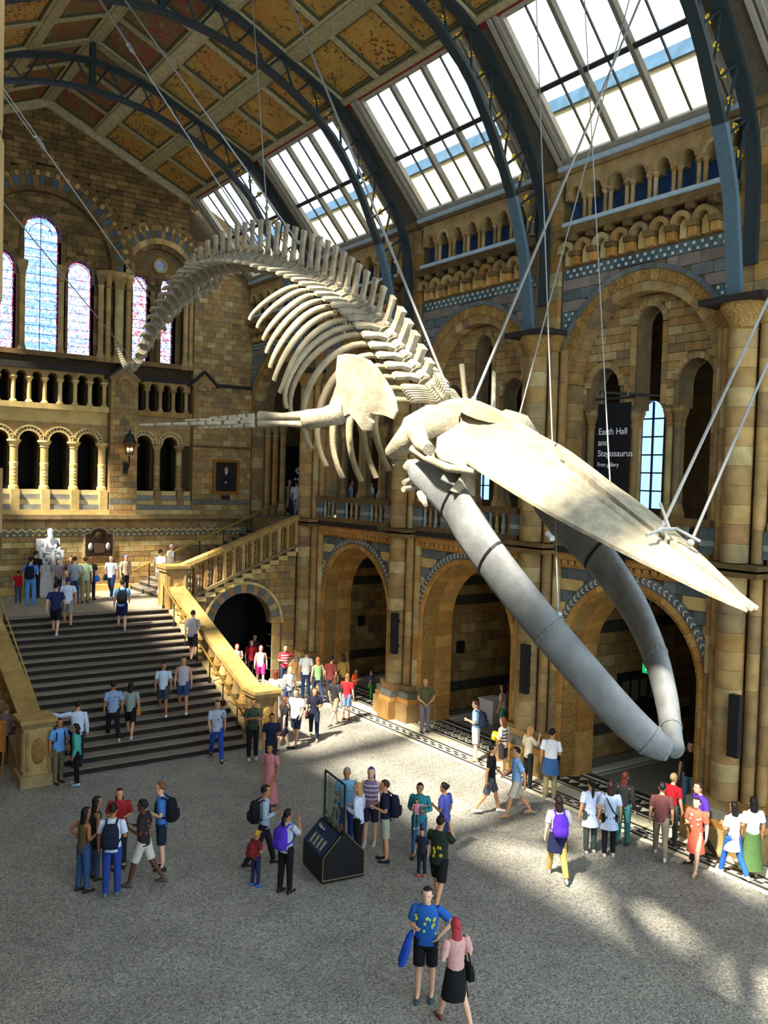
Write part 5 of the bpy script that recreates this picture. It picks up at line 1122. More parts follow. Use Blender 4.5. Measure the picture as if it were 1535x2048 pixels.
PEOPLE=[
(5.47, 17.64, 0.0, 1.68, 70, 's', 'a', 'd', 'tank:#2a2622', 'trousers:#3f5170', 'long:#14100d', 2, '#3a2a22', 'shoulder:#151515', 'woman in black with sunglasses on her hair at the back left of the left group'),
(5.13, 17.22, 0.0, 1.66, 60, 's', 'a', 'f', 'tank:#5e5030', 'trousers:#34527e', 'long:#120e0c', 2, '#2b1d18', '', 'woman in olive vest and jeans, arm akimbo, at the left of the left group'),
(6.05, 17.91, 0.0, 1.7, 180, 's', 'f', 'f', 'tee:#a3262c', 'trousers:#2a2c34', 'medium:#3a1f14', 1, '#222222', '', 'person in red checked shirt looking down in the left group'),
(5.53, 16.75, 0.0, 1.8, 10, 's', 'd', 'f', 'tee:#c9d3e2', 'trousers:#223f8c', 'short:#1b130e', 2, '#5c6a74', 'backpack:#171d33', 'man in white tee with navy backpack, back turned, in the left group'),
(6.19, 16.84, 0.0, 1.78, -70, 'w', 'f', 'f', 'tee:#2a2226', 'shorts:#c4c2b4', 'short:#0f0c0b', 3, '#4a4a46', '', 'man in dark floral shirt and pale shorts in the left group'),
(6.77, 17.39, 0.0, 1.82, -80, 's', 'f', 'd', 'tee:#3a6fb4', 'shorts:#1d2434', 'short:#7a4a24', 0, '#23252c', 'backpack:#10131c', 'man in blue tee with beard and black backpack at the right of the left group'),
(8.62, 16.44, 0.0, 1.76, 80, 'w', 'f', 'f', 'long:#9db4c6', 'trousers:#1a1b20', 'short:#16110f', 2, '#15161a', 'backpack:#11141d', 'man in pale blue hoodie with dark backpack left of the display case'),
(8.08, 15.69, 0.0, 1.12, 50, 's', 'f', 'f', 'tee:#7c2a30', 'trousers:#232a52', 'cap:#d8a422', 1, '#2d6fc4', 'backpack:#7a2026', 'small child in yellow cap with red backpack beside the man in hoodie'),
(8.45, 15.14, 0.0, 1.66, 40, 's', 'd', 'u', 'tee:#aab6c8', 'trousers:#111115', 'tail:#100d0c', 2, '#1c1615', 'backpack:#4b2bb0', 'woman with purple backpack taking a photo of the display case'),
(10.69, 16.45, 0.0, 1.76, 190, 's', 'd', 'f', 'tee:#79b3da', 'trousers:#2a3c7a', 'short:#8d8d8a', 2, '#26262c', '', 'grey haired man in light blue shirt behind the display case glass'),
(10.46, 15.61, 0.0, 1.7, -70, 's', 'f', 'f', 'long:#c9d3e8', 'trousers:#0e0e11', 'long:#b98f56', 0, '#0f0f12', '', 'blonde woman in pale blue shirt and black trousers beside the display case'),
(11.15, 16.17, 0.0, 1.78, 190, 's', 'd', 'd', 'tank:#8a6f92', 'shorts:#31294a', 'medium:#4d3f8c', 0, '#b9b4b0', '', 'person with purple hair in striped vest behind the display case'),
(10.96, 15.31, 0.0, 1.76, -85, 's', 'f', 'f', 'tee:#161d38', 'shorts:#a8ab92', 'short:#4b2c1c', 1, '#1c1f2a', 'backpack:#151a2c', 'man in navy polo and khaki shorts with camera bag right of the case'),
(11.68, 15.06, 0.0, 1.66, 195, 's', 'f', 'f', 'long:#2f7f86', 'trousers:#355a7e', 'short:#17100d', 2, '#16161a', '', 'person in bright patchwork jacket carrying a baby in a sling'),
(12.21, 14.85, 0.0, 1.62, -60, 's', 'f', 'd', 'tee:#4d55a6', 'trousers:#2c3860', 'bun:#17100e', 2, '#222226', '', 'woman in violet tee with hair bun behind the man in dark green'),
(11.2, 14.32, 0.0, 1.0, 200, 's', 'd', 'd', 'tee:#282c3c', 'trousers:#1f2230', 'short:#241811', 1, '#c23028', '', 'small child with red shoe beside the man in dark green'),
(10.68, 13.12, 0.0, 1.8, 20, 'w', 'u', 'u', 'tee:#222c20', 'shorts:#111214', 'short:#120e0c', 1, '#2e2e30', '', 'man in dark green tee with yellow print, back turned, photographing'),
(8.59, 10.81, 0.0, 1.82, 185, 's', 'a', 'f', 'tee:#2361b4', 'shorts:#17181c', 'short:#22160f', 0, '#41505c', '', 'man in blue tee with yellow spots in the foreground'),
(8.54, 10.02, 0.0, 1.68, -30, 'w', 'f', 'f', 'tee:#c99a94', 'skirt:#101012', 'long:#a4363f', 0, '#7d4a4a', 'shoulder:#121214', 'red haired woman in pink top and black skirt in the foreground'),
(10.33, 19.41, 0.0, 1.6, -150, 'w', 'd', 'd', 'dress:#cf8088', '', 'long:#17110f', 2, '#5a4a48', '', 'woman in long pink dress walking behind the man in hoodie'),
(11.52, 21.62, 0.0, 1.66, 170, 's', 'f', 'd', 'tee:#18203c', 'trousers:#1c1f2c', 'short:#15110f', 2, '#1f1f24', '', 'person in dark navy top walking just in front of the right newel post'),
(11.61, 22.93, 0.0, 1.78, 175, 's', 'x', 'x', 'tee:#3a4438', 'trousers:#16192a', 'short:#1d1510', 2, '#d2d2d0', '', 'man in dark green tee with folded arms at the foot of the stairs'),
(12.32, 24.08, 0.0, 1.6, 150, 's', 'd', 'd', 'tee:#d8d6d2', 'trousers:#3c4258', 'short:#2a1b13', 1, '#444444', '', 'person in white tee behind the man with folded arms'),
(10.68, 23.36, 0.0, 1.78, 170, 'w', 't', 's', 'tee:#a9b8c8', 'trousers:#2448a4', 'short:#3b2a20', 1, '#1c2233', '', 'man in white and grey tee and blue jeans stepping off the stairs'),
(12.75, 23.16, 0.0, 1.66, 60, 'w', 's', 't', 'tee:#1a191c', 'shorts:#1e2030', 'medium:#5a3420', 0, '#16161a', '', 'woman in black tee and shorts walking right of the newel post'),
(13.35, 23.5, 0.0, 1.78, -160, 'w', 's', 't', 'tee:#dfe2e8', 'shorts:#232a44', 'short:#2a1c14', 1, '#2a2a2e', '', 'man in white tee and navy shorts in the sunlit crowd'),
(14.15, 23.76, 0.0, 1.66, 180, 'w', 'f', 'd', 'tee:#1f1e30', 'trousers:#182238', 'medium:#6a3b24', 1, '#b89a80', 'shoulder:#4a1a20', 'woman in dark navy top walking towards the camera in the sun'),
(15.48, 24.7, 0.0, 1.74, 40, 'w', 'd', 'd', 'tee:#26262a', 'shorts:#8d8672', 'medium:#4c2d1a', 0, '#8a7a68', '', 'man in charcoal tee and khaki shorts beside the girl in red'),
(16.22, 25.12, 0.0, 1.58, 20, 's', 'd', 'd', 'tee:#d2202a', 'shorts:#6d88ac', 'long:#8a5a34', 0, '#8a4a3a', '', 'girl in bright red tee and denim shorts'),
(14.11, 26.28, 0.0, 1.68, 0, 's', 'd', 'f', 'long:#e4ddd2', 'trousers:#e2dcd0', 'long:#6a2f22', 0, '#cfc6b8', '', 'woman all in white by the newel post'),
(14.98, 26.9, 0.0, 1.66, 150, 'w', 'd', 'f', 'tee:#e6e2da', 'trousers:#3a4668', 'long:#b07a4a', 0, '#6a5a50', '', 'fair haired woman in white top in the middle of the crowd'),
(16.5, 28.39, 0.0, 1.78, 5, 's', 'd', 'd', 'tee:#d4d6d2', 'trousers:#1f3c6c', 'short:#5a3a22', 0, '#3a3a40', '', 'tall man in pale tee and jeans, back turned, facing the passage arch'),
(16.66, 27.8, 0.0, 1.66, -20, 'w', 'd', 'd', 'tank:#8fd080', 'trousers:#2a3350', 'long:#b5794a', 0, '#5a4a44', '', 'woman with pale green top and long fair hair in the crowd'),
(16.41, 29.85, 0.0, 1.76, 170, 's', 'a', 'f', 'tee:#c43a44', 'trousers:#2c3858', 'short:#2a1a12', 0, '#222226', '', 'man in red and white tee leaning at the passage arch'),
(15.9, 30.86, 0.0, 1.64, 175, 'w', 'd', 'd', 'tank:#f0e8e6', 'shorts:#e23a8a', 'long:#b3402e', 0, '#c87a70', '', 'woman in white top and bright pink shorts at the passage arch'),
(15.94, 31.8, 0.0, 1.66, 160, 's', 'd', 'd', 'tee:#a81f2c', 'trousers:#241a20', 'long:#8a2420', 0, '#301818', '', 'red haired woman behind the pink shorts at the passage arch'),
(15.08, 31.29, 0.0, 1.66, 165, 's', 'f', 'd', 'tee:#e0c8c4', 'trousers:#2a1a20', 'long:#a8281f', 0, '#301a18', '', 'red haired woman in pale top behind the sunlit stair balustrade'),
(16.47, 32.53, 0.0, 1.72, 185, 's', 'd', 'd', 'tee:#3c2f36', 'trousers:#17141a', 'short:#1a1210', 1, '#141214', '', 'person in dark clothes just inside the passage arch'),
(16.97, 27.39, 0.0, 1.7, 30, 's', 'd', 'd', 'tee:#6b2c28', 'trousers:#2a2a38', 'short:#181210', 1, '#222226', '', 'dark haired person in maroon beside the first pier'),
(17.63, 27.61, 0.0, 1.68, -30, 's', 'f', 'd', 'tee:#b89a4a', 'trousers:#3c3c30', 'medium:#3a281a', 1, '#222222', '', 'person in mustard top by the first arch'),
(17.86, 27.15, 0.0, 1.2, 120, 's', 'f', 'f', 'tee:#e2531c', 'trousers:#2a2a30', 'short:#1b1512', 2, '#1a1a1e', '', 'crouching child in bright orange top under the first arch'),
(18.58, 27.1, 0.0, 1.05, -60, 's', 'd', 'd', 'tee:#4a6a92', 'trousers:#2fae4a', 'short:#7a5434', 0, '#3a3a3a', '', 'toddler with bright green trousers under the first arch'),
(17.61, 22.58, 0.0, 1.78, -15, 's', 'b', 'b', 'tee:#5c5c3c', 'trousers:#72707a', 'bald:#b9a48e', 1, '#3a3a40', '', 'bald man in olive tee with hands clasped behind his back'),
(17.16, 19.55, 0.0, 1.8, -75, 's', 'f', 'd', 'tee:#a9cdf2', 'shorts:#d9d2cc', 'short:#4a2c1e', 0, '#8a7a62', 'backpack:#1a2438', 'man in light blue tee and white shorts with navy backpack'),
(16.95, 18.15, 0.0, 1.66, -60, 's', 'f', 'd', 'tee:#d6c8bc', 'shorts:#3c2f34', 'long:#7a4226', 0, '#b9a89a', 'yellow:#f2c314', 'woman in striped top holding a yellow bag'),
(14.78, 16.24, 0.0, 1.76, 80, 'w', 's', 't', 'tee:#141416', 'shorts:#4c5258', 'short:#15110f', 1, '#e8ecec', '', 'man in black tee and grey shorts with white trainers striding right'),
(15.16, 15.71, 0.0, 1.78, -100, 'w', 't', 's', 'tee:#7fb2e6', 'shorts:#c2bba8', 'short:#16110f', 1, '#a8845a', '', 'man in light blue shirt and beige shorts striding left'),
(16.93, 17.13, 0.0, 1.66, 60, 's', 'f', 'u', 'tee:#c6bda6', 'trousers:#1a1a20', 'medium:#c08a52', 0, '#2a2a2e', '', 'blonde woman in beige tee beside the second pier'),
(16.85, 16.23, 0.0, 1.82, 15, 's', 'd', 'f', 'tee:#eef0f2', 'trousers:#a79a6e', 'short:#17120f', 1, '#8a8a86', 'waist:#3a6496', 'man in white tee with denim shirt tied at his waist'),
(13.56, 12.78, 0.0, 1.76, -15, 'w', 'd', 'f', 'tee:#b9b6c0', 'trousers:#a58f4c', 'medium:#2a1a16', 0, '#9aa0a0', 'backpack:#5a2fc0|waist:#151a3c', 'person with violet backpack and navy jacket tied at the waist'),
(15.12, 13.29, 0.0, 1.66, -20, 's', 'd', 'd', 'tunic:#b9c6e0', 'trousers:#37443e', 'tail:#1a1210', 1, '#b9b4a8', '', 'woman with ponytail in long pale blue top, left of a similar pair'),
(15.36, 12.96, 0.0, 1.66, -10, 's', 'd', 'd', 'tunic:#b4c4dc', 'trousers:#121216', 'medium:#2a1712', 1, '#c9c2b6', 'strap:#15161c', 'woman in long pale blue top with a crossbody bag strap'),
(16.11, 13.2, 0.0, 1.68, 20, 's', 'd', 'd', 'long:#17181a', 'trousers:#2f6a68', 'long:#4a1c12', 0, '#2a3a38', '', 'auburn haired woman in black jacket behind the pale blue pair'),
(16.31, 12.32, 0.0, 1.7, 0, 'w', 'd', 'd', 'tee:#643c3c', 'trousers:#8a7d68', 'cap:#16161a', 1, '#c9ccd2', '', 'person in maroon tee and black cap walking away'),
(17.07, 12.62, 0.0, 1.66, 30, 's', 'd', 'd', 'tee:#b01c28', 'trousers:#3c4a48', 'short:#c2a878', 0, '#3a3a3a', '', 'fair haired woman in bright red tee beside the maroon tee'),
(16.37, 11.46, 0.0, 1.64, -160, 'w', 'd', 'f', 'dress:#d0604a', '', 'short:#2a1a14', 0, '#b98a6a', '', 'woman in short red and orange patterned dress'),
(16.9, 11.72, 0.0, 1.8, -120, 'w', 'd', 'd', 'tee:#5a36b4', 'trousers:#2a2224', 'short:#3b2216', 0, '#222222', 'shoulder:#8a7460', 'man in violet tee leaning forward with a brown bag'),
(19.27, 13.74, 0.0, 1.8, 190, 's', 'd', 'd', 'tee:#101012', 'trousers:#6a9cc8', 'short:#1a1210', 0, '#2a2a2e', '', 'man in black tee and light jeans in front of the dark arch'),
(16.85, 10.89, 0.0, 1.62, -40, 'w', 'f', 'd', 'tunic:#ecebe6', 'trousers:#2358a8', 'long:#120e0d', 1, '#c9ccd0', '', 'woman in long white top and blue jeans near the right edge'),
(17.16, 10.65, 0.0, 1.7, -30, 's', 'f', 'd', 'tee:#f0efec', 'longskirt:#4d6c3c', 'long:#15100e', 1, '#b08a6a', '', 'woman in white tee and long green skirt at the right edge'),
(7.89, 29.96, 2.737, 1.78, 10, 'w', 't', 's', 'tee:#1f2c58', 'shorts:#131318', 'short:#1a1310', 0, '#b9c0c4', '', 'man in navy tee and black shorts climbing the main stairs'),
(8.38, 30.34, 2.908, 1.74, 0, 'w', 's', 't', 'tee:#cfe0f2', 'shorts:#8f8c84', 'cap:#1d2f66', 1, '#2a2a2e', '', 'man in white tee and blue cap climbing behind the navy tee'),
(10.09, 29.96, 2.737, 1.8, 0, 'w', 'd', 's', 'tee:#6fa8e6', 'shorts:#17204a', 'short:#1a1310', 0, '#9aa0a8', 'backpack:#14161c', 'man in sky blue tee with black backpack near the stair top'),
(11.86, 28.04, 1.882, 1.76, 20, 'w', 'd', 'f', 'tee:#a9a2a6', 'shorts:#26242a', 'short:#3a2318', 0, '#2c2c30', '', 'man in grey tee and dark shorts climbing beside the right balustrade'),
(9.98, 25.74, 0.855, 1.64, 180, 'w', 'd', 'd', 'tee:#c2d6ec', 'shorts:#3a4250', 'long:#15100e', 2, '#e4e6ea', '', 'woman in pale blue top and denim shorts walking down the stairs'),
(10.62, 25.74, 0.855, 1.76, 180, 'w', 'd', 'd', 'tank:#b9b6ba', 'shorts:#2c4878', 'short:#1f1510', 1, '#e6e8ec', '', 'man in grey vest and blue shorts walking down the stairs'),
(8.21, 24.97, 0.513, 1.74, -10, 'w', 'd', 'd', 'tee:#8aa2c4', 'trousers:#17171c', 'short:#1a1310', 2, '#b2c4b0', '', 'man in mottled blue shirt climbing the lower stairs'),
(8.71, 24.97, 0.513, 1.66, 10, 'w', 'd', 'd', 'tee:#8a9a94', 'shorts:#14141a', 'long:#1c1210', 1, '#c2c8cc', 'tan:#b9803a', 'woman with a tan shoulder bag climbing the lower stairs'),
(6.99, 24.2, 0.171, 1.78, 0, 's', 'p', 'd', 'long:#c9d8ee', 'trousers:#232838', 'short:#16110f', 1, '#2a2a2e', '', 'man in white long sleeved shirt leaning an arm on the left newel'),
(6.35, 23.65, 0.0, 1.72, 150, 's', 'd', 'd', 'tee:#64a4e8', 'trousers:#6e6850', 'short:#17110f', 2, '#1a1a1e', 'backpack:#1a1e2c', 'man in bright blue tee and khaki trousers below the left newel'),
(6.71, 23.26, 0.0, 1.62, -80, 's', 'd', 'd', 'long:#4fb0a4', 'trousers:#101014', 'long:#15100e', 2, '#a9c4dc', '', 'woman in turquoise hoodie and black leggings below the left newel'),
(5.52, 25.81, 0.0, 1.7, 30, 's', 'f', 'f', 'tee:#8c7a80', 'trousers:#2c2f3c', 'short:#8a6a50', 0, '#3a3a3e', '', 'man in mauve tee cut off by the left edge'),
(7.71, 34.41, 3.25, 1.2, 0, 's', 'd', 'd', 'tee:#c41a20', 'trousers:#3a567c', 'short:#2a1a12', 0, '#3a3a40', '', 'boy in red tee in front of the statue'),
(7.92, 33.49, 3.25, 1.78, 10, 's', 'd', 'f', 'tee:#4f8edc', 'trousers:#5a98dc', 'short:#16110f', 0, '#5a98d0', 'backpack:#16182a', 'man in bright blue shirt and jeans left of the statue'),
(8.57, 35.51, 3.25, 1.82, 20, 's', 'd', 'd', 'tee:#1c1a20', 'trousers:#1f2330', 'short:#3a2418', 0, '#1a1a1e', '', 'tall man in black standing close to the statue plinth'),
(9.34, 35.18, 3.25, 1.5, 150, 's', 'd', 'd', 'tee:#b0a2b4', 'trousers:#3a3a4c', 'long:#4a2c1c', 0, '#444448', '', 'girl in lilac top against the statue plinth'),
(9.64, 34.6, 3.25, 1.66, 170, 's', 'f', 'd', 'tee:#5a3a40', 'trousers:#2a2c38', 'long:#1c1210', 1, '#333336', '', 'woman in dark top behind the grey tee by the statue'),
(9.44, 33.37, 3.25, 1.76, 0, 's', 'd', 'f', 'tee:#8d97a0', 'trousers:#31455c', 'short:#2a1b12', 0, '#333336', '', 'man in grey tee looking at the statue'),
(9.87, 33.47, 3.25, 1.72, -10, 's', 'd', 'd', 'tee:#a9c69a', 'trousers:#9a8f72', 'short:#3c2616', 0, '#4a3a32', '', 'man in pale green tee and khaki shorts by the statue'),
(10.3, 34.17, 3.25, 1.66, 30, 's', 'd', 'd', 'tee:#2a242a', 'trousers:#17161c', 'long:#7a4a2c', 0, '#1a1a1e', 'blue:#2f6ae0', 'woman in black carrying a bright blue bag on the landing'),
(11.15, 34.42, 3.25, 1.7, -160, 'w', 'd', 'd', 'tee:#e2e6ea', 'trousers:#2d4a74', 'long:#5a2a1a', 0, '#c8c8c8', 'shoulder:#2a2a30', 'woman in white and dark waistcoat on the landing'),
(11.92, 35.05, 3.25, 1.62, 150, 's', 'd', 'd', 'tee:#b9a48a', 'trousers:#2a2a34', 'cap:#2c4fae', 1, '#333336', '', 'person in blue cap on the landing beside the side flight'),
(12.92, 33.95, 3.416, 1.78, 20, 'w', 's', 't', 'tee:#f0f2f4', 'shorts:#dfdcd6', 'short:#4a2818', 0, '#e8e8e8', '', 'man all in white starting up the side flight'),
(13.52, 34.34, 3.748, 1.6, 60, 'w', 'd', 'd', 'tee:#e8e2da', 'trousers:#d4ccc0', 'cap:#e6dcc0', 0, '#d8d4cc', '', 'person in cream sun hat on the side flight'),
(19.66, 35.75, 6.402, 1.66, 20, 'w', 'd', 'd', 'coat:#7a7466', 'trousers:#22222a', 'cap:#b98f7a', 1, '#d2cfc8', '', 'woman in long grey coat and pink headscarf at the top of the side flight'),
(19.67, 35.1, 6.402, 1.62, 20, 'w', 'd', 'd', 'tee:#c2cfe4', 'trousers:#8a98b8', 'short:#1c1412', 1, '#9a9a9e', '', 'child in pale blue beside the woman in grey coat'),
(19.7, 30.69, 6.42, 1.7, 90, 's', 'd', 'd', 'tee:#d8e0ea', 'trousers:#2a2c38', 'short:#1c1412', 1, '#222226', '', 'person in white behind the gallery balustrade, left one'),
(19.7, 29.08, 6.42, 1.72, -90, 's', 'd', 'd', 'tee:#dfe6f0', 'trousers:#2a2c38', 'short:#1c1412', 1, '#222226', 'backpack:#141c3a', 'person with navy backpack behind the gallery balustrade'),
(19.7, 21.15, 0.0, 1.66, -60, 's', 'd', 'd', 'tee:#d8c0c4', 'trousers:#3fa89a', 'long:#2a1a16', 1, '#c8c8c8', '', 'person in pale pink and teal behind the white plinth by the second pier')]
# ------------------------------------------------------------------ people
SKIN=[mat('skin_fair','#e2b394',rough=.6,noise=(12,.08)),mat('skin_tan','#cd9670',rough=.6,noise=(12,.08)),mat('skin_olive','#ab7550',rough=.6,noise=(12,.08)),mat('skin_dark','#5a3a28',rough=.6,noise=(12,.08))]
EYE=mat('eye_dark','#1c1412',rough=.4); LIP=mat('lips','#8c4a42',rough=.6)
def cloth(h): return mat('cloth_'+h.lstrip('#'),h,rough=.9,noise=(18,.16),bump=(40,.25))
def hairm(h): return mat('hair_'+h.lstrip('#'),h,rough=.6,noise=(60,.3))
ARMS={'d':((.05,-.02,-.28),(.065,.06,-.53)),'f':((.06,-.02,-.28),(-.05,.20,-.24)),'a':((.2,-.07,-.22),(.02,.05,-.40)),'b':((.08,-.1,-.27),(-.13,-.16,-.44)),'u':((.06,.15,-.20),(-.07,.26,.04)),
'p':((.25,.06,-.06),(.50,.10,.0)),'x':((.06,.06,-.27),(-.22,.19,-.20)),'s':((.05,.09,-.26),(.05,.26,-.42)),'t':((.06,-.13,-.25),(.07,-.14,-.50))}
EYEM=mk(lambda b:b.ball((0,0,0),1,6,4),'eye',EYE,True)
todo=[]
def skeleton(H,leg,al,ar,lean):
    k=H/1.75; J={}
    for s,nm in ((-1,'L'),(1,'R')):
        th,kn=(.04*s,.03) if leg=='s' else ((.36,.12) if s<0 else (-.30,.34))
        hip=Vector((.09*s,0,.93)); kne=hip+.43*Vector((.02*s,sin(th),-cos(th))); ank=kne+.42*Vector((.01*s,sin(th-kn),-cos(th-kn)))
        J[nm+'hip'],J[nm+'kne'],J[nm+'ank']=hip,kne,ank
        sh=Vector((.185*s,-.01,1.42)); e,w=ARMS[al if s<0 else ar]
        J[nm+'sh']=sh; J[nm+'el']=sh+Vector((e[0]*s,e[1],e[2])); J[nm+'wr']=sh+Vector((w[0]*s,w[1],w[2]))
        d=(J[nm+'wr']-J[nm+'el']).normalized(); J[nm+'pa']=J[nm+'wr']+d*.085
    dz=min(J['Lank'].z,J['Rank'].z)-.08
    J['pel']=Vector((0,0,.97)); J['wai']=Vector((0,.0,1.1)); J['che']=Vector((0,.0,1.29)); J['nec']=Vector((0,-.01,1.45)); J['hea']=Vector((0,.01,1.55)); J['hc']=Vector((0,.02,1.63))
    for n in J:
        p=J[n].copy(); p.z-=dz; p.y+=lean*max(0,p.z-.95); J[n]=p*k
    return J,k
class Fig:
    def __init__(s,row):
        (x,y,z,H,phi,leg,al,ar,top,bot,hair,skin,shoe,bags,label)=row
        s.row=row; s.base=Vector((x,y,z)); s.lean=.12 if 'lean' in label or 'down' in label and 'looking' in label else .03
        aw=Vector((x,y,0)).normalized(); rt=Vector((aw.y,-aw.x,0)); f=aw*cos(rad(phi))+rt*sin(rad(phi)); r=Vector((f.y,-f.x,0))
        s.Mx=Matrix(((r.x,f.x,0,x),(r.y,f.y,0,y),(0,0,1,z),(0,0,0,1))); s.J,s.k=skeleton(H,leg,al,ar,s.lean); s.f=f
    def w(s,p): return s.Mx@Vector(p)
def start(row):
    F=Fig(row); J,k=F.J,F.k
    names=list(J); idx={}; V=[]; rr=[]
    def v(n,p,r): idx[n]=len(V); V.append(p); rr.append((r[0]*k,r[1]*k) if isinstance(r,tuple) else (r*k,r*k))
    v('pel',J['pel'],(.14,.10)); v('wai',J['wai'],(.12,.085)); v('che',J['che'],(.14,.10)); v('nec',J['nec'],.06); v('hea',J['hea'],.052)
    Ed=[('pel','wai'),('wai','che'),('che','nec'),('nec','hea')]
    for n in 'LR':
        v(n+'hip',J[n+'hip'],.088); v(n+'kne',J[n+'kne'],.056); v(n+'cal',J[n+'kne'].lerp(J[n+'ank'],.35)+Vector((0,-.012,0)),.056); v(n+'ank',J[n+'ank'],.036); v(n+'toe',J[n+'ank']+Vector((0,.12*k,-.05*k)),.035)
        v(n+'sh',J[n+'sh']+Vector((0,0,-.012*k)),.046); v(n+'el',J[n+'el'],.041); v(n+'fo',J[n+'el'].lerp(J[n+'wr'],.3),.042); v(n+'wr',J[n+'wr'],.027); v(n+'pa',J[n+'pa'],(.036,.02))
        Ed+=[('pel',n+'hip'),(n+'hip',n+'kne'),(n+'kne',n+'cal'),(n+'cal',n+'ank'),(n+'ank',n+'toe'),('che',n+'sh'),(n+'sh',n+'el'),(n+'el',n+'fo'),(n+'fo',n+'wr'),(n+'wr',n+'pa')]
    me=bpy.data.meshes.new('body_skeleton'); me.from_pydata([tuple(p) for p in V],[(idx[a],idx[b]) for a,b in Ed],[])
    o=bpy.data.objects.new('body_skeleton',me); COL.objects.link(o)
    o.modifiers.new('s','SKIN'); sv=me.skin_vertices[0].data
    for i,r in enumerate(rr): sv[i].radius=r
    sv[0].use_root=True
    m=o.modifiers.new('d','SUBSURF'); m.levels=1; m.render_levels=1
    todo.append((F,o))
def ring(c,rx,ry,n=12,yo=0): return [(c[0]+rx*cos(2*PI*i/n),c[1]+yo+ry*sin(2*PI*i/n),c[2]) for i in range(n)]
def wobj(F,mb,name,m,root,smooth=True,sharp=1.1,label=None):
    mb.v=[tuple(F.w(p)) for p in mb.v]; return mb.obj(name,m,root,smooth=smooth,sharp=sharp,label=label)
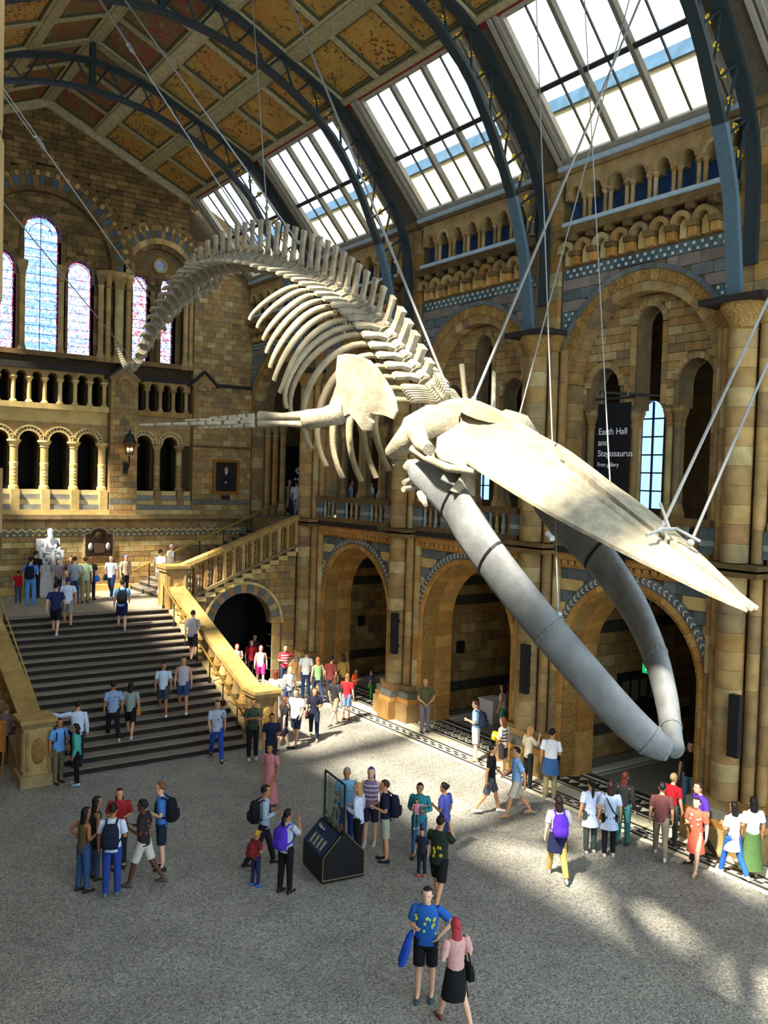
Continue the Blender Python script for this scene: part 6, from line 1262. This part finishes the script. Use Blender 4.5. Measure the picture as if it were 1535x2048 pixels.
def finish(F,sm):
    (x,y,z,H,phi,leg,al,ar,top,bot,hair,skin,shoe,bags,label)=F.row; J,k=F.J,F.k
    root=thing('person',label,'person',(x,y,z),group='visitors in the hall')
    b=MB(); b.v=[tuple(q.co) for q in sm.vertices]; b.f=[tuple(p.vertices) for p in sm.polygons]
    hc=J['hc']
    # head with jaw, nose and ears joined to the body mesh
    hr=[]
    for dz,rx,ry,yo in ((-.125,.048,.05,-.005),(-.105,.05,.062,.018),(-.07,.06,.08,.012),(-.03,.07,.09,.004),(.01,.075,.096,0),(.05,.076,.098,-.004),(.085,.066,.085,-.006),(.108,.045,.058,-.008),(.118,.015,.02,-.008)): hr.append([(hc.x+p[0]*k,hc.y+p[1]*k,hc.z+dz*k) for p in ring((0,yo,0),rx,ry,12)])
    b.loft(hr)
    fy=hc.y+.095*k
    b.loft([[(hc.x-.012*k,fy-.01*k,hc.z+.025*k),(hc.x+.012*k,fy-.01*k,hc.z+.025*k),(hc.x,fy+.0*k,hc.z+.025*k)],[(hc.x-.018*k,fy-.012*k,hc.z-.03*k),(hc.x+.018*k,fy-.012*k,hc.z-.03*k),(hc.x,fy+.022*k,hc.z-.025*k)]])
    for s in (-1,1): b.ball((hc.x+s*.076*k,hc.y-.005*k,hc.z-.005*k),(.012*k,.022*k,.032*k),6,4)
    # fingers rooted in the palms
    for n,s in (('L',-1),('R',1)):
        d=(J[n+'pa']-J[n+'wr']).normalized(); side=Vector((0,1,0))-d*d.y; side=(side if side.length>.2 else Vector((1,0,0))).normalized(); inn=d.cross(side)*(-s)
        for q in range(5):
            if q==0: p0=J[n+'wr'].lerp(J[n+'pa'],.35)+side*.03*k; pts=[p0,p0+(d*.6+side*.8)*.035*k,p0+(d*1.3+side*.9+inn*.2)*.045*k]
            else:
                o=side*(.026-.0165*(q-1))*k; ln=(0,.07,.08,.075,.058)[q]*k; p0=J[n+'pa']+o-d*.012*k; pts=[p0,p0+d*ln*.55+inn*.008*k,p0+d*ln*.85+inn*.03*k]
            b.tube(pts,[.0095*k,.009*k,.007*k],5)
    b.v=[tuple(F.w(p)) for p in b.v]
    body=b.obj('body',SKIN[skin],root,smooth=True,sharp=1.4)
    tow=F.f.dot(-Vector((x,y,0)).normalized())
    if tow>-.35:
        for s in (-1,1): e=put('eye',EYEM,None,root,F.w((hc.x+s*.032*k,fy-.013*k,hc.z+.018*k)),(0,0,0),(.011*k,.011*k,.008*k))
        mb=MB(); mb.tube([(hc.x-.022*k,fy-.022*k,hc.z-.062*k),(hc.x,fy-.013*k,hc.z-.062*k),(hc.x+.022*k,fy-.022*k,hc.z-.062*k)],.006*k,5); wobj(F,mb,'mouth',LIP,root)
    hs,hcol=hair.split(':'); hm=hairm(hcol)
    # hair
    if hs!='bald':
        mb=MB(); rgs=[]
        for i in range(9):
            a=PI*(i+.1)/8.2; rgr=[]
            for j in range(14):
                c=2*PI*j/14; d=Vector((sin(a)*cos(c),sin(a)*sin(c),cos(a))); face=(d.y>.25 and d.z<.42) or d.z<-.45 or (abs(d.x)>.8 and d.z<-.1 and hs!='long'); f=.86 if face else 1.1
                rgr.append((hc.x+d.x*.079*k*f,hc.y-.004*k+d.y*.101*k*f,hc.z+.02*k+d.z*.102*k*f))
            rgs.append(rgr)
        mb.loft(rgs); ho=wobj(F,mb,'cap' if hs=='cap' else 'hair',hm,root)
        if hs in('long','medium'):
            L=.30 if hs=='long' else .15; mb=MB()
            mb.loft([[(hc.x+p[0]*k,hc.y+p[1]*k,hc.z+dz*k) for p in ring((0,-.035+yo,0),rx,ry,10)] for dz,rx,ry,yo in ((.07,.07,.06,0),(0,.086,.066,-.005),(-.08,.088,.055,-.015),(-.08-L*.5,.085,.045,-.045),(-.08-L,.055,.03,-.05))]); wobj(F,mb,'hair_length',hm,ho)
        if hs=='tail': mb=MB(); mb.tube([(hc.x,hc.y-.1*k,hc.z+.05*k),(hc.x,hc.y-.15*k,hc.z-.02*k),(hc.x,hc.y-.14*k,hc.z-.2*k),(hc.x,hc.y-.13*k,hc.z-.32*k)],[.025*k,.04*k,.035*k,.012*k],7); wobj(F,mb,'ponytail',hm,ho)
        if hs=='bun': mb=MB(); mb.ball((hc.x,hc.y-.11*k,hc.z+.06*k),.045*k,8,6); wobj(F,mb,'hair_bun',hm,ho)
        if hs=='cap': mb=MB(); mb.loft([[(hc.x+p[0]*k,hc.y+p[1]*k,hc.z+dz*k) for p in ring((0,.085,0),.07,.085,10)] for dz in (.045,.055)]); wobj(F,mb,'brim',hm,ho)
    # top
    if top:
        ty,tc=top.split(':'); tm=cloth(tc); mb=MB(); hemz=.88
        rows=[(1.485,.062,.062),(1.465,.10,.08),(1.435,.17,.095),(1.39,.186,.108),(1.34,.184,.118),(1.25,.172,.118),(1.1,.152,.108),(1.0,.162,.118),(.88,.172,.124)]
        if ty=='tank': rows=[(1.455,.10,.08),(1.41,.145,.10)]+rows[4:]
        if ty in('tunic','coat','dress'): rows+= {'tunic':[(.78,.20,.15),(.66,.235,.175)],'coat':[(.7,.2,.15),(.42,.225,.175)],'dress':[(.78,.19,.15),(.5,.23,.19)]}[ty]
        if ty=='dress' and 'long' in label: rows+=[(.16,.28,.24)]
        base=J['pel'].z/k-.97
        fem=('woman' in label or 'girl' in label); sw=.92 if fem else 1.04
        mb.loft([[(p[0],p[1]+F.lean*max(0,zz-.95)*k,p[2]) for p in ring((0,0,(zz+base)*k),rx*k*sw,ry*k,14)] for zz,rx,ry in rows])
        if ty!='tank':
            for n,s in (('L',-1),('R',1)):
                A,B_,C_=J[n+'sh'],J[n+'el'],J[n+'wr']; dd=(B_-A).normalized(); A=A+Vector((-s*.012*k,0,-.004*k)); A0=A-dd*.035*k
                if ty in('long','coat'): mb.tube([A0,A,A.lerp(B_,.5),B_,B_.lerp(C_,.5),B_.lerp(C_,.95)],[.052*k,.067*k,.066*k,.058*k,.052*k,.044*k],9)
                else: mb.tube([A0,A,A.lerp(B_,.4),A.lerp(B_,.72)],[.052*k,.068*k,.07*k,.068*k],9)
        to=wobj(F,mb,{'dress':'dress','coat':'coat','long':'shirt','tunic':'tunic'}.get(ty,'shirt'),tm,root)
        DEC={'checked':('#d8c8c4',-1,.02),'floral':('#a85a4a',1,.02),'yellow spots':('#d8d94a',1,.022),'yellow print':('#b39a2c',-2,.03),'striped vest':('#d8ccd8',3,0),'striped top':('#2c2024',3,0),'red and white tee':('#e8e4e6',3,0),'patchwork':('#d84a6a',1,.026),'patterned dress':('#e8c8b0',1,.025),'mottled':('#4a5c84',1,.02),'white and grey tee':('#4a566a',1,.02),'navy polo':('#e8e8ea',4,0)}
        for kk,(dc,mode,r) in DEC.items():
            if kk in label:
                dm=cloth(dc); rr=random.Random(hash(kk)%99); rr=random.Random(len(label))
                if mode==3:
                    for q in range(4):
                        zz=(1.36-.1*q+base)*k; m2=MB(); m2.loft([[(p[0],p[1]+F.lean*max(0,zz/k-.95)*k,p[2]) for p in ring((0,0,zz+d),itp(zz/k-base,[(.88,.172),(1.1,.152),(1.25,.172),(1.36,.178)])*k*sw*1.025,itp(zz/k-base,[(.88,.124),(1.1,.108),(1.25,.118),(1.36,.118)])*k*1.025,14)] for d in (-.018*k,.018*k)],cap=False); wobj(F,m2,'stripe',dm,to)
                elif mode==4: m2=MB(); m2.ball((.08*k,.118*k,(1.3+base)*k),(.022*k,.01*k,.022*k),8,4); wobj(F,m2,'badge',dm,to)
                else:
                    for q in range(16 if mode!=-2 else 9):
                        a=rr.uniform(-1.1,1.1)+ (PI if mode<0 else 0)+ (PI if mode==1 and q%2 and 'spots' not in kk else 0); zz=rr.uniform(.95,1.38) if mode!=-2 else rr.uniform(1.02,1.2)
                        if mode==-2: a=PI+rr.uniform(-.5,.5)
                        rx=itp(zz,[(.88,.172),(1.1,.152),(1.25,.172),(1.36,.178)])*k*sw; ry=itp(zz,[(.88,.124),(1.1,.108),(1.25,.118),(1.36,.118)])*k
                        m2=MB(); m2.ball((rx*sin(a),ry*cos(a)+F.lean*max(0,zz-.95)*k,(zz+base)*k),(r*k*1.1,r*k*.9,r*k*1.2),7,4); wobj(F,m2,'print_patch',dm if q%3 else cloth({'patchwork':'#38c0c8','yellow spots':'#8fe0a0'}.get(kk,dc)),to)
    # bottom
    if bot:
        by,bc=bot.split(':'); bm_=cloth(bc); mb=MB(); base=J['pel'].z/k-.97
        if by in('skirt','longskirt'):
            rows=[(1.06,.135,.10),(.95,.165,.125)]+([(.7,.20,.17),(.52,.225,.2)] if by=='skirt' else [(.6,.2,.17),(.2,.27,.23)])
            mb.loft([ring((0,0,(zz+base)*k),rx*k,ry*k,14) for zz,rx,ry in rows]); wobj(F,mb,'skirt',bm_,root)
        else:
            mb.loft([ring((0,0,(zz+base)*k),rx*k,ry*k,12) for zz,rx,ry in ((1.08,.135,.10),(1.0,.152,.112),(.92,.166,.12),(.84,.15,.112))])
            for n in 'LR':
                A,B_,C_=J[n+'hip'],J[n+'kne'],J[n+'ank']
                if by=='trousers': mb.tube([A+Vector((0,0,.03)),A.lerp(B_,.5),B_,B_.lerp(C_,.4),B_.lerp(C_,.97)],[.10*k,.088*k,.07*k,.066*k,.058*k],9,ref=(0,1,0))
                else: mb.tube([A+Vector((0,0,.03)),A.lerp(B_,.5),A.lerp(B_,.9)],[.102*k,.095*k,.092*k],9,ref=(0,1,0))
            wobj(F,mb,by,bm_,root)
    # shoes
    sm_=mat('shoe_'+shoe.lstrip('#'),shoe,rough=.6,noise=(10,.1))
    for n in 'LR':
        a=J[n+'ank']; zz=a.z-.08*k; mb=MB()
        mb.loft([[(a.x+rx*k*cos(2*PI*i/10),a.y+yy*k,zz+hh*k*(.5+.5*sin(2*PI*i/10))) for i in range(10)] for yy,rx,hh in ((-.075,.02,.06),(-.06,.036,.085),(0,.038,.105),(.05,.042,.08),(.12,.046,.06),(.165,.036,.045),(.185,.015,.025))]); wobj(F,mb,'shoe',sm_,root)
    # bags are things of their own
    for bg_ in bags.split('|') if bags else []:
        bt,bc=bg_.split(':'); cm=cloth(bc); base=J['pel'].z/k-.97; zz=lambda v:(v+base)*k
        if bt=='backpack':
            t=thing('backpack',{'#171d33':'navy backpack worn over one shoulder in the left group','#10131c':'black backpack on the bearded man','#11141d':'dark backpack on the man in pale hoodie','#7a2026':'small red backpack on the child in yellow cap','#4b2bb0':'bright purple backpack by the display case','#151a2c':'dark backpack on the man in navy polo','#1a2438':'navy backpack on the man in white shorts','#5a2fc0':'violet backpack above a navy jacket','#14161c':'black backpack near the top of the main stairs','#1a1e2c':'dark backpack below the left newel','#16182a':'dark backpack left of the statue','#141c3a':'navy backpack behind the gallery balustrade'}[bc],'backpack',tuple(F.w((0,-.18*k,zz(1.0)))),group='backpacks worn by visitors')
            mb=MB(); c=Vector((0,-.20*k,zz(1.2)))
            mb.loft([[(rx*k*max(-1,min(1,1.35*cos(2*PI*i/12))),c.y+yo*k+ry*k*max(-1,min(1,1.3*sin(2*PI*i/12))),zz(h)) for i in range(12)] for h,rx,ry,yo in ((.98,.10,.05,.01),(1.0,.14,.085,0),(1.1,.15,.10,0),(1.3,.145,.09,.01),(1.4,.12,.07,.02),(1.43,.06,.03,.03))]); wobj(F,mb,'bag_body',cm,t)
            mb=MB(); mb.loft([[(rx*k*max(-1,min(1,1.35*cos(2*PI*i/12))),c.y-.10*k+ry*k*max(-1,min(1,1.3*sin(2*PI*i/12))),zz(h)) for i in range(12)] for h,rx,ry in ((1.03,.09,.02),(1.05,.11,.04),(1.18,.11,.04),(1.21,.08,.015))]); wobj(F,mb,'front_pocket',cm,t)
            for s in (-1,1): mb=MB(); mb.tube([(s*.09*k,-.14*k,zz(1.41)),(s*.10*k,-.02*k,zz(1.475)),(s*.11*k,.105*k,zz(1.38)),(s*.125*k,.118*k,zz(1.2)),(s*.16*k,.0,zz(1.1)),(s*.12*k,-.14*k,zz(1.06))],(.02*k),6); wobj(F,mb,'shoulder_strap',cm,t)
        elif bt=='waist':
            mb=MB(); mb.loft([ring((0,0,zz(h)),rx*k,ry*k,14) for h,rx,ry in ((1.03,.165,.122),(.95,.19,.145),(.8,.21,.16),(.62,.225,.17))]); wobj(F,mb,'tied_jacket',cm,root)
            mb=MB(); mb.tube([(-.03*k,.15*k,zz(1.0)),(-.06*k,.18*k,zz(.85)),(-.07*k,.17*k,zz(.7))],[.03*k,.035*k,.025*k],6); wobj(F,mb,'jacket_sleeve',cm,root)
        elif bt=='strap':
            mb=MB(); mb.tube([(-.13*k,0,zz(1.46)),(-.06*k,-.125*k,zz(1.32)),(.06*k,-.125*k,zz(1.1)),(.19*k,-.03*k,zz(.95))],.014*k,6); wobj(F,mb,'bag_strap',cm,root)
        else:
            lab={'shoulder':'shoulder bag carried by the '+label.split(' at ')[0].split(' walking')[0].split(' leaning')[0].split(' on the')[0].split(' in the fore')[0],'yellow':'bright yellow bag held by the woman in striped top','tan':'tan leather shoulder bag on the lower stairs','blue':'bright blue carrier bag on the landing'}[bt]
            s=1; hx=.24 if bt!='yellow' else .1; hy=.02 if bt!='yellow' else .3; hz=.88 if bt!='yellow' else 1.12
            t=thing('shoulder_bag' if bt!='blue' else 'carrier_bag',' '.join(lab.split()[:15]),'bag',tuple(F.w((hx*k,hy*k,zz(hz-.13)))),group='bags carried by visitors')
            mb=MB(); mb.loft([[(hx*k+rx*k*max(-1,min(1,1.4*cos(2*PI*i/12))),hy*k+ry*k*max(-1,min(1,1.4*sin(2*PI*i/12))),zz(hz+h)) for i in range(12)] for h,rx,ry in ((-.13,.05,.13),(-.11,.06,.15),(.0,.055,.145),(.1,.035,.12),(.12,.015,.1))]); wobj(F,mb,'bag_body',cm,t)
            if bt!='yellow': mb=MB(); mb.tube([(hx*k,(hy-.08)*k,zz(hz+.1)),(.19*k,-.03*k,zz(1.3)),(.13*k,0,zz(1.475)),(.19*k,.06*k,zz(1.3)),(hx*k,(hy+.08)*k,zz(hz+.1))],.013*k,6); wobj(F,mb,'bag_strap',cm,t)
for r in list(PEOPLE):
    if 'carrying a baby' in r[-1]:
        F0=Fig(r); p=F0.w((0.02,.20,.0)); PEOPLE.append((p.x,p.y,.72,.64,r[4]-20,'s','p','f','tee:#e08aa0','trousers:#2f6a70','short:#17100d',1,'#e8c0cc','','baby in pink top held in the sling of the patchwork jacket'))
for row in PEOPLE: start(row)
bpy.context.view_layer.update(); dg=bpy.context.evaluated_depsgraph_get()
done=[(F,bpy.data.meshes.new_from_object(o.evaluated_get(dg)),o) for F,o in todo]
for F,sm,o in done:
    om=o.data; bpy.data.objects.remove(o,do_unlink=True); bpy.data.meshes.remove(om)
for F,sm,o in done:
    finish(F,sm); bpy.data.meshes.remove(sm)

for F,sm,o in done:
    if 'yellow spots' in F.row[-1]:
        k=F.k; t=thing('jacket','bright blue jacket hanging from the hand of the man in the foreground','jacket',tuple(F.w((.30*k,.05*k,.55*k))))
        mb=MB(); mb.loft([[(xx*k+rx*k*cos(2*PI*i/10),.06*k+ry*k*sin(2*PI*i/10),z*k) for i in range(10)] for z,xx,rx,ry in ((1.06,.22,.03,.05),(.98,.25,.05,.08),(.8,.30,.06,.11),(.62,.34,.075,.13),(.55,.35,.06,.12))]); wobj(F,mb,'jacket_body',cloth('#1f4fc0'),t)
        mb=MB(); mb.tube([(.24*k,.1*k,.95*k),(.27*k,.16*k,.78*k),(.33*k,.17*k,.6*k)],[.035*k,.045*k,.035*k],7); wobj(F,mb,'jacket_sleeve',cloth('#1f4fc0'),t)
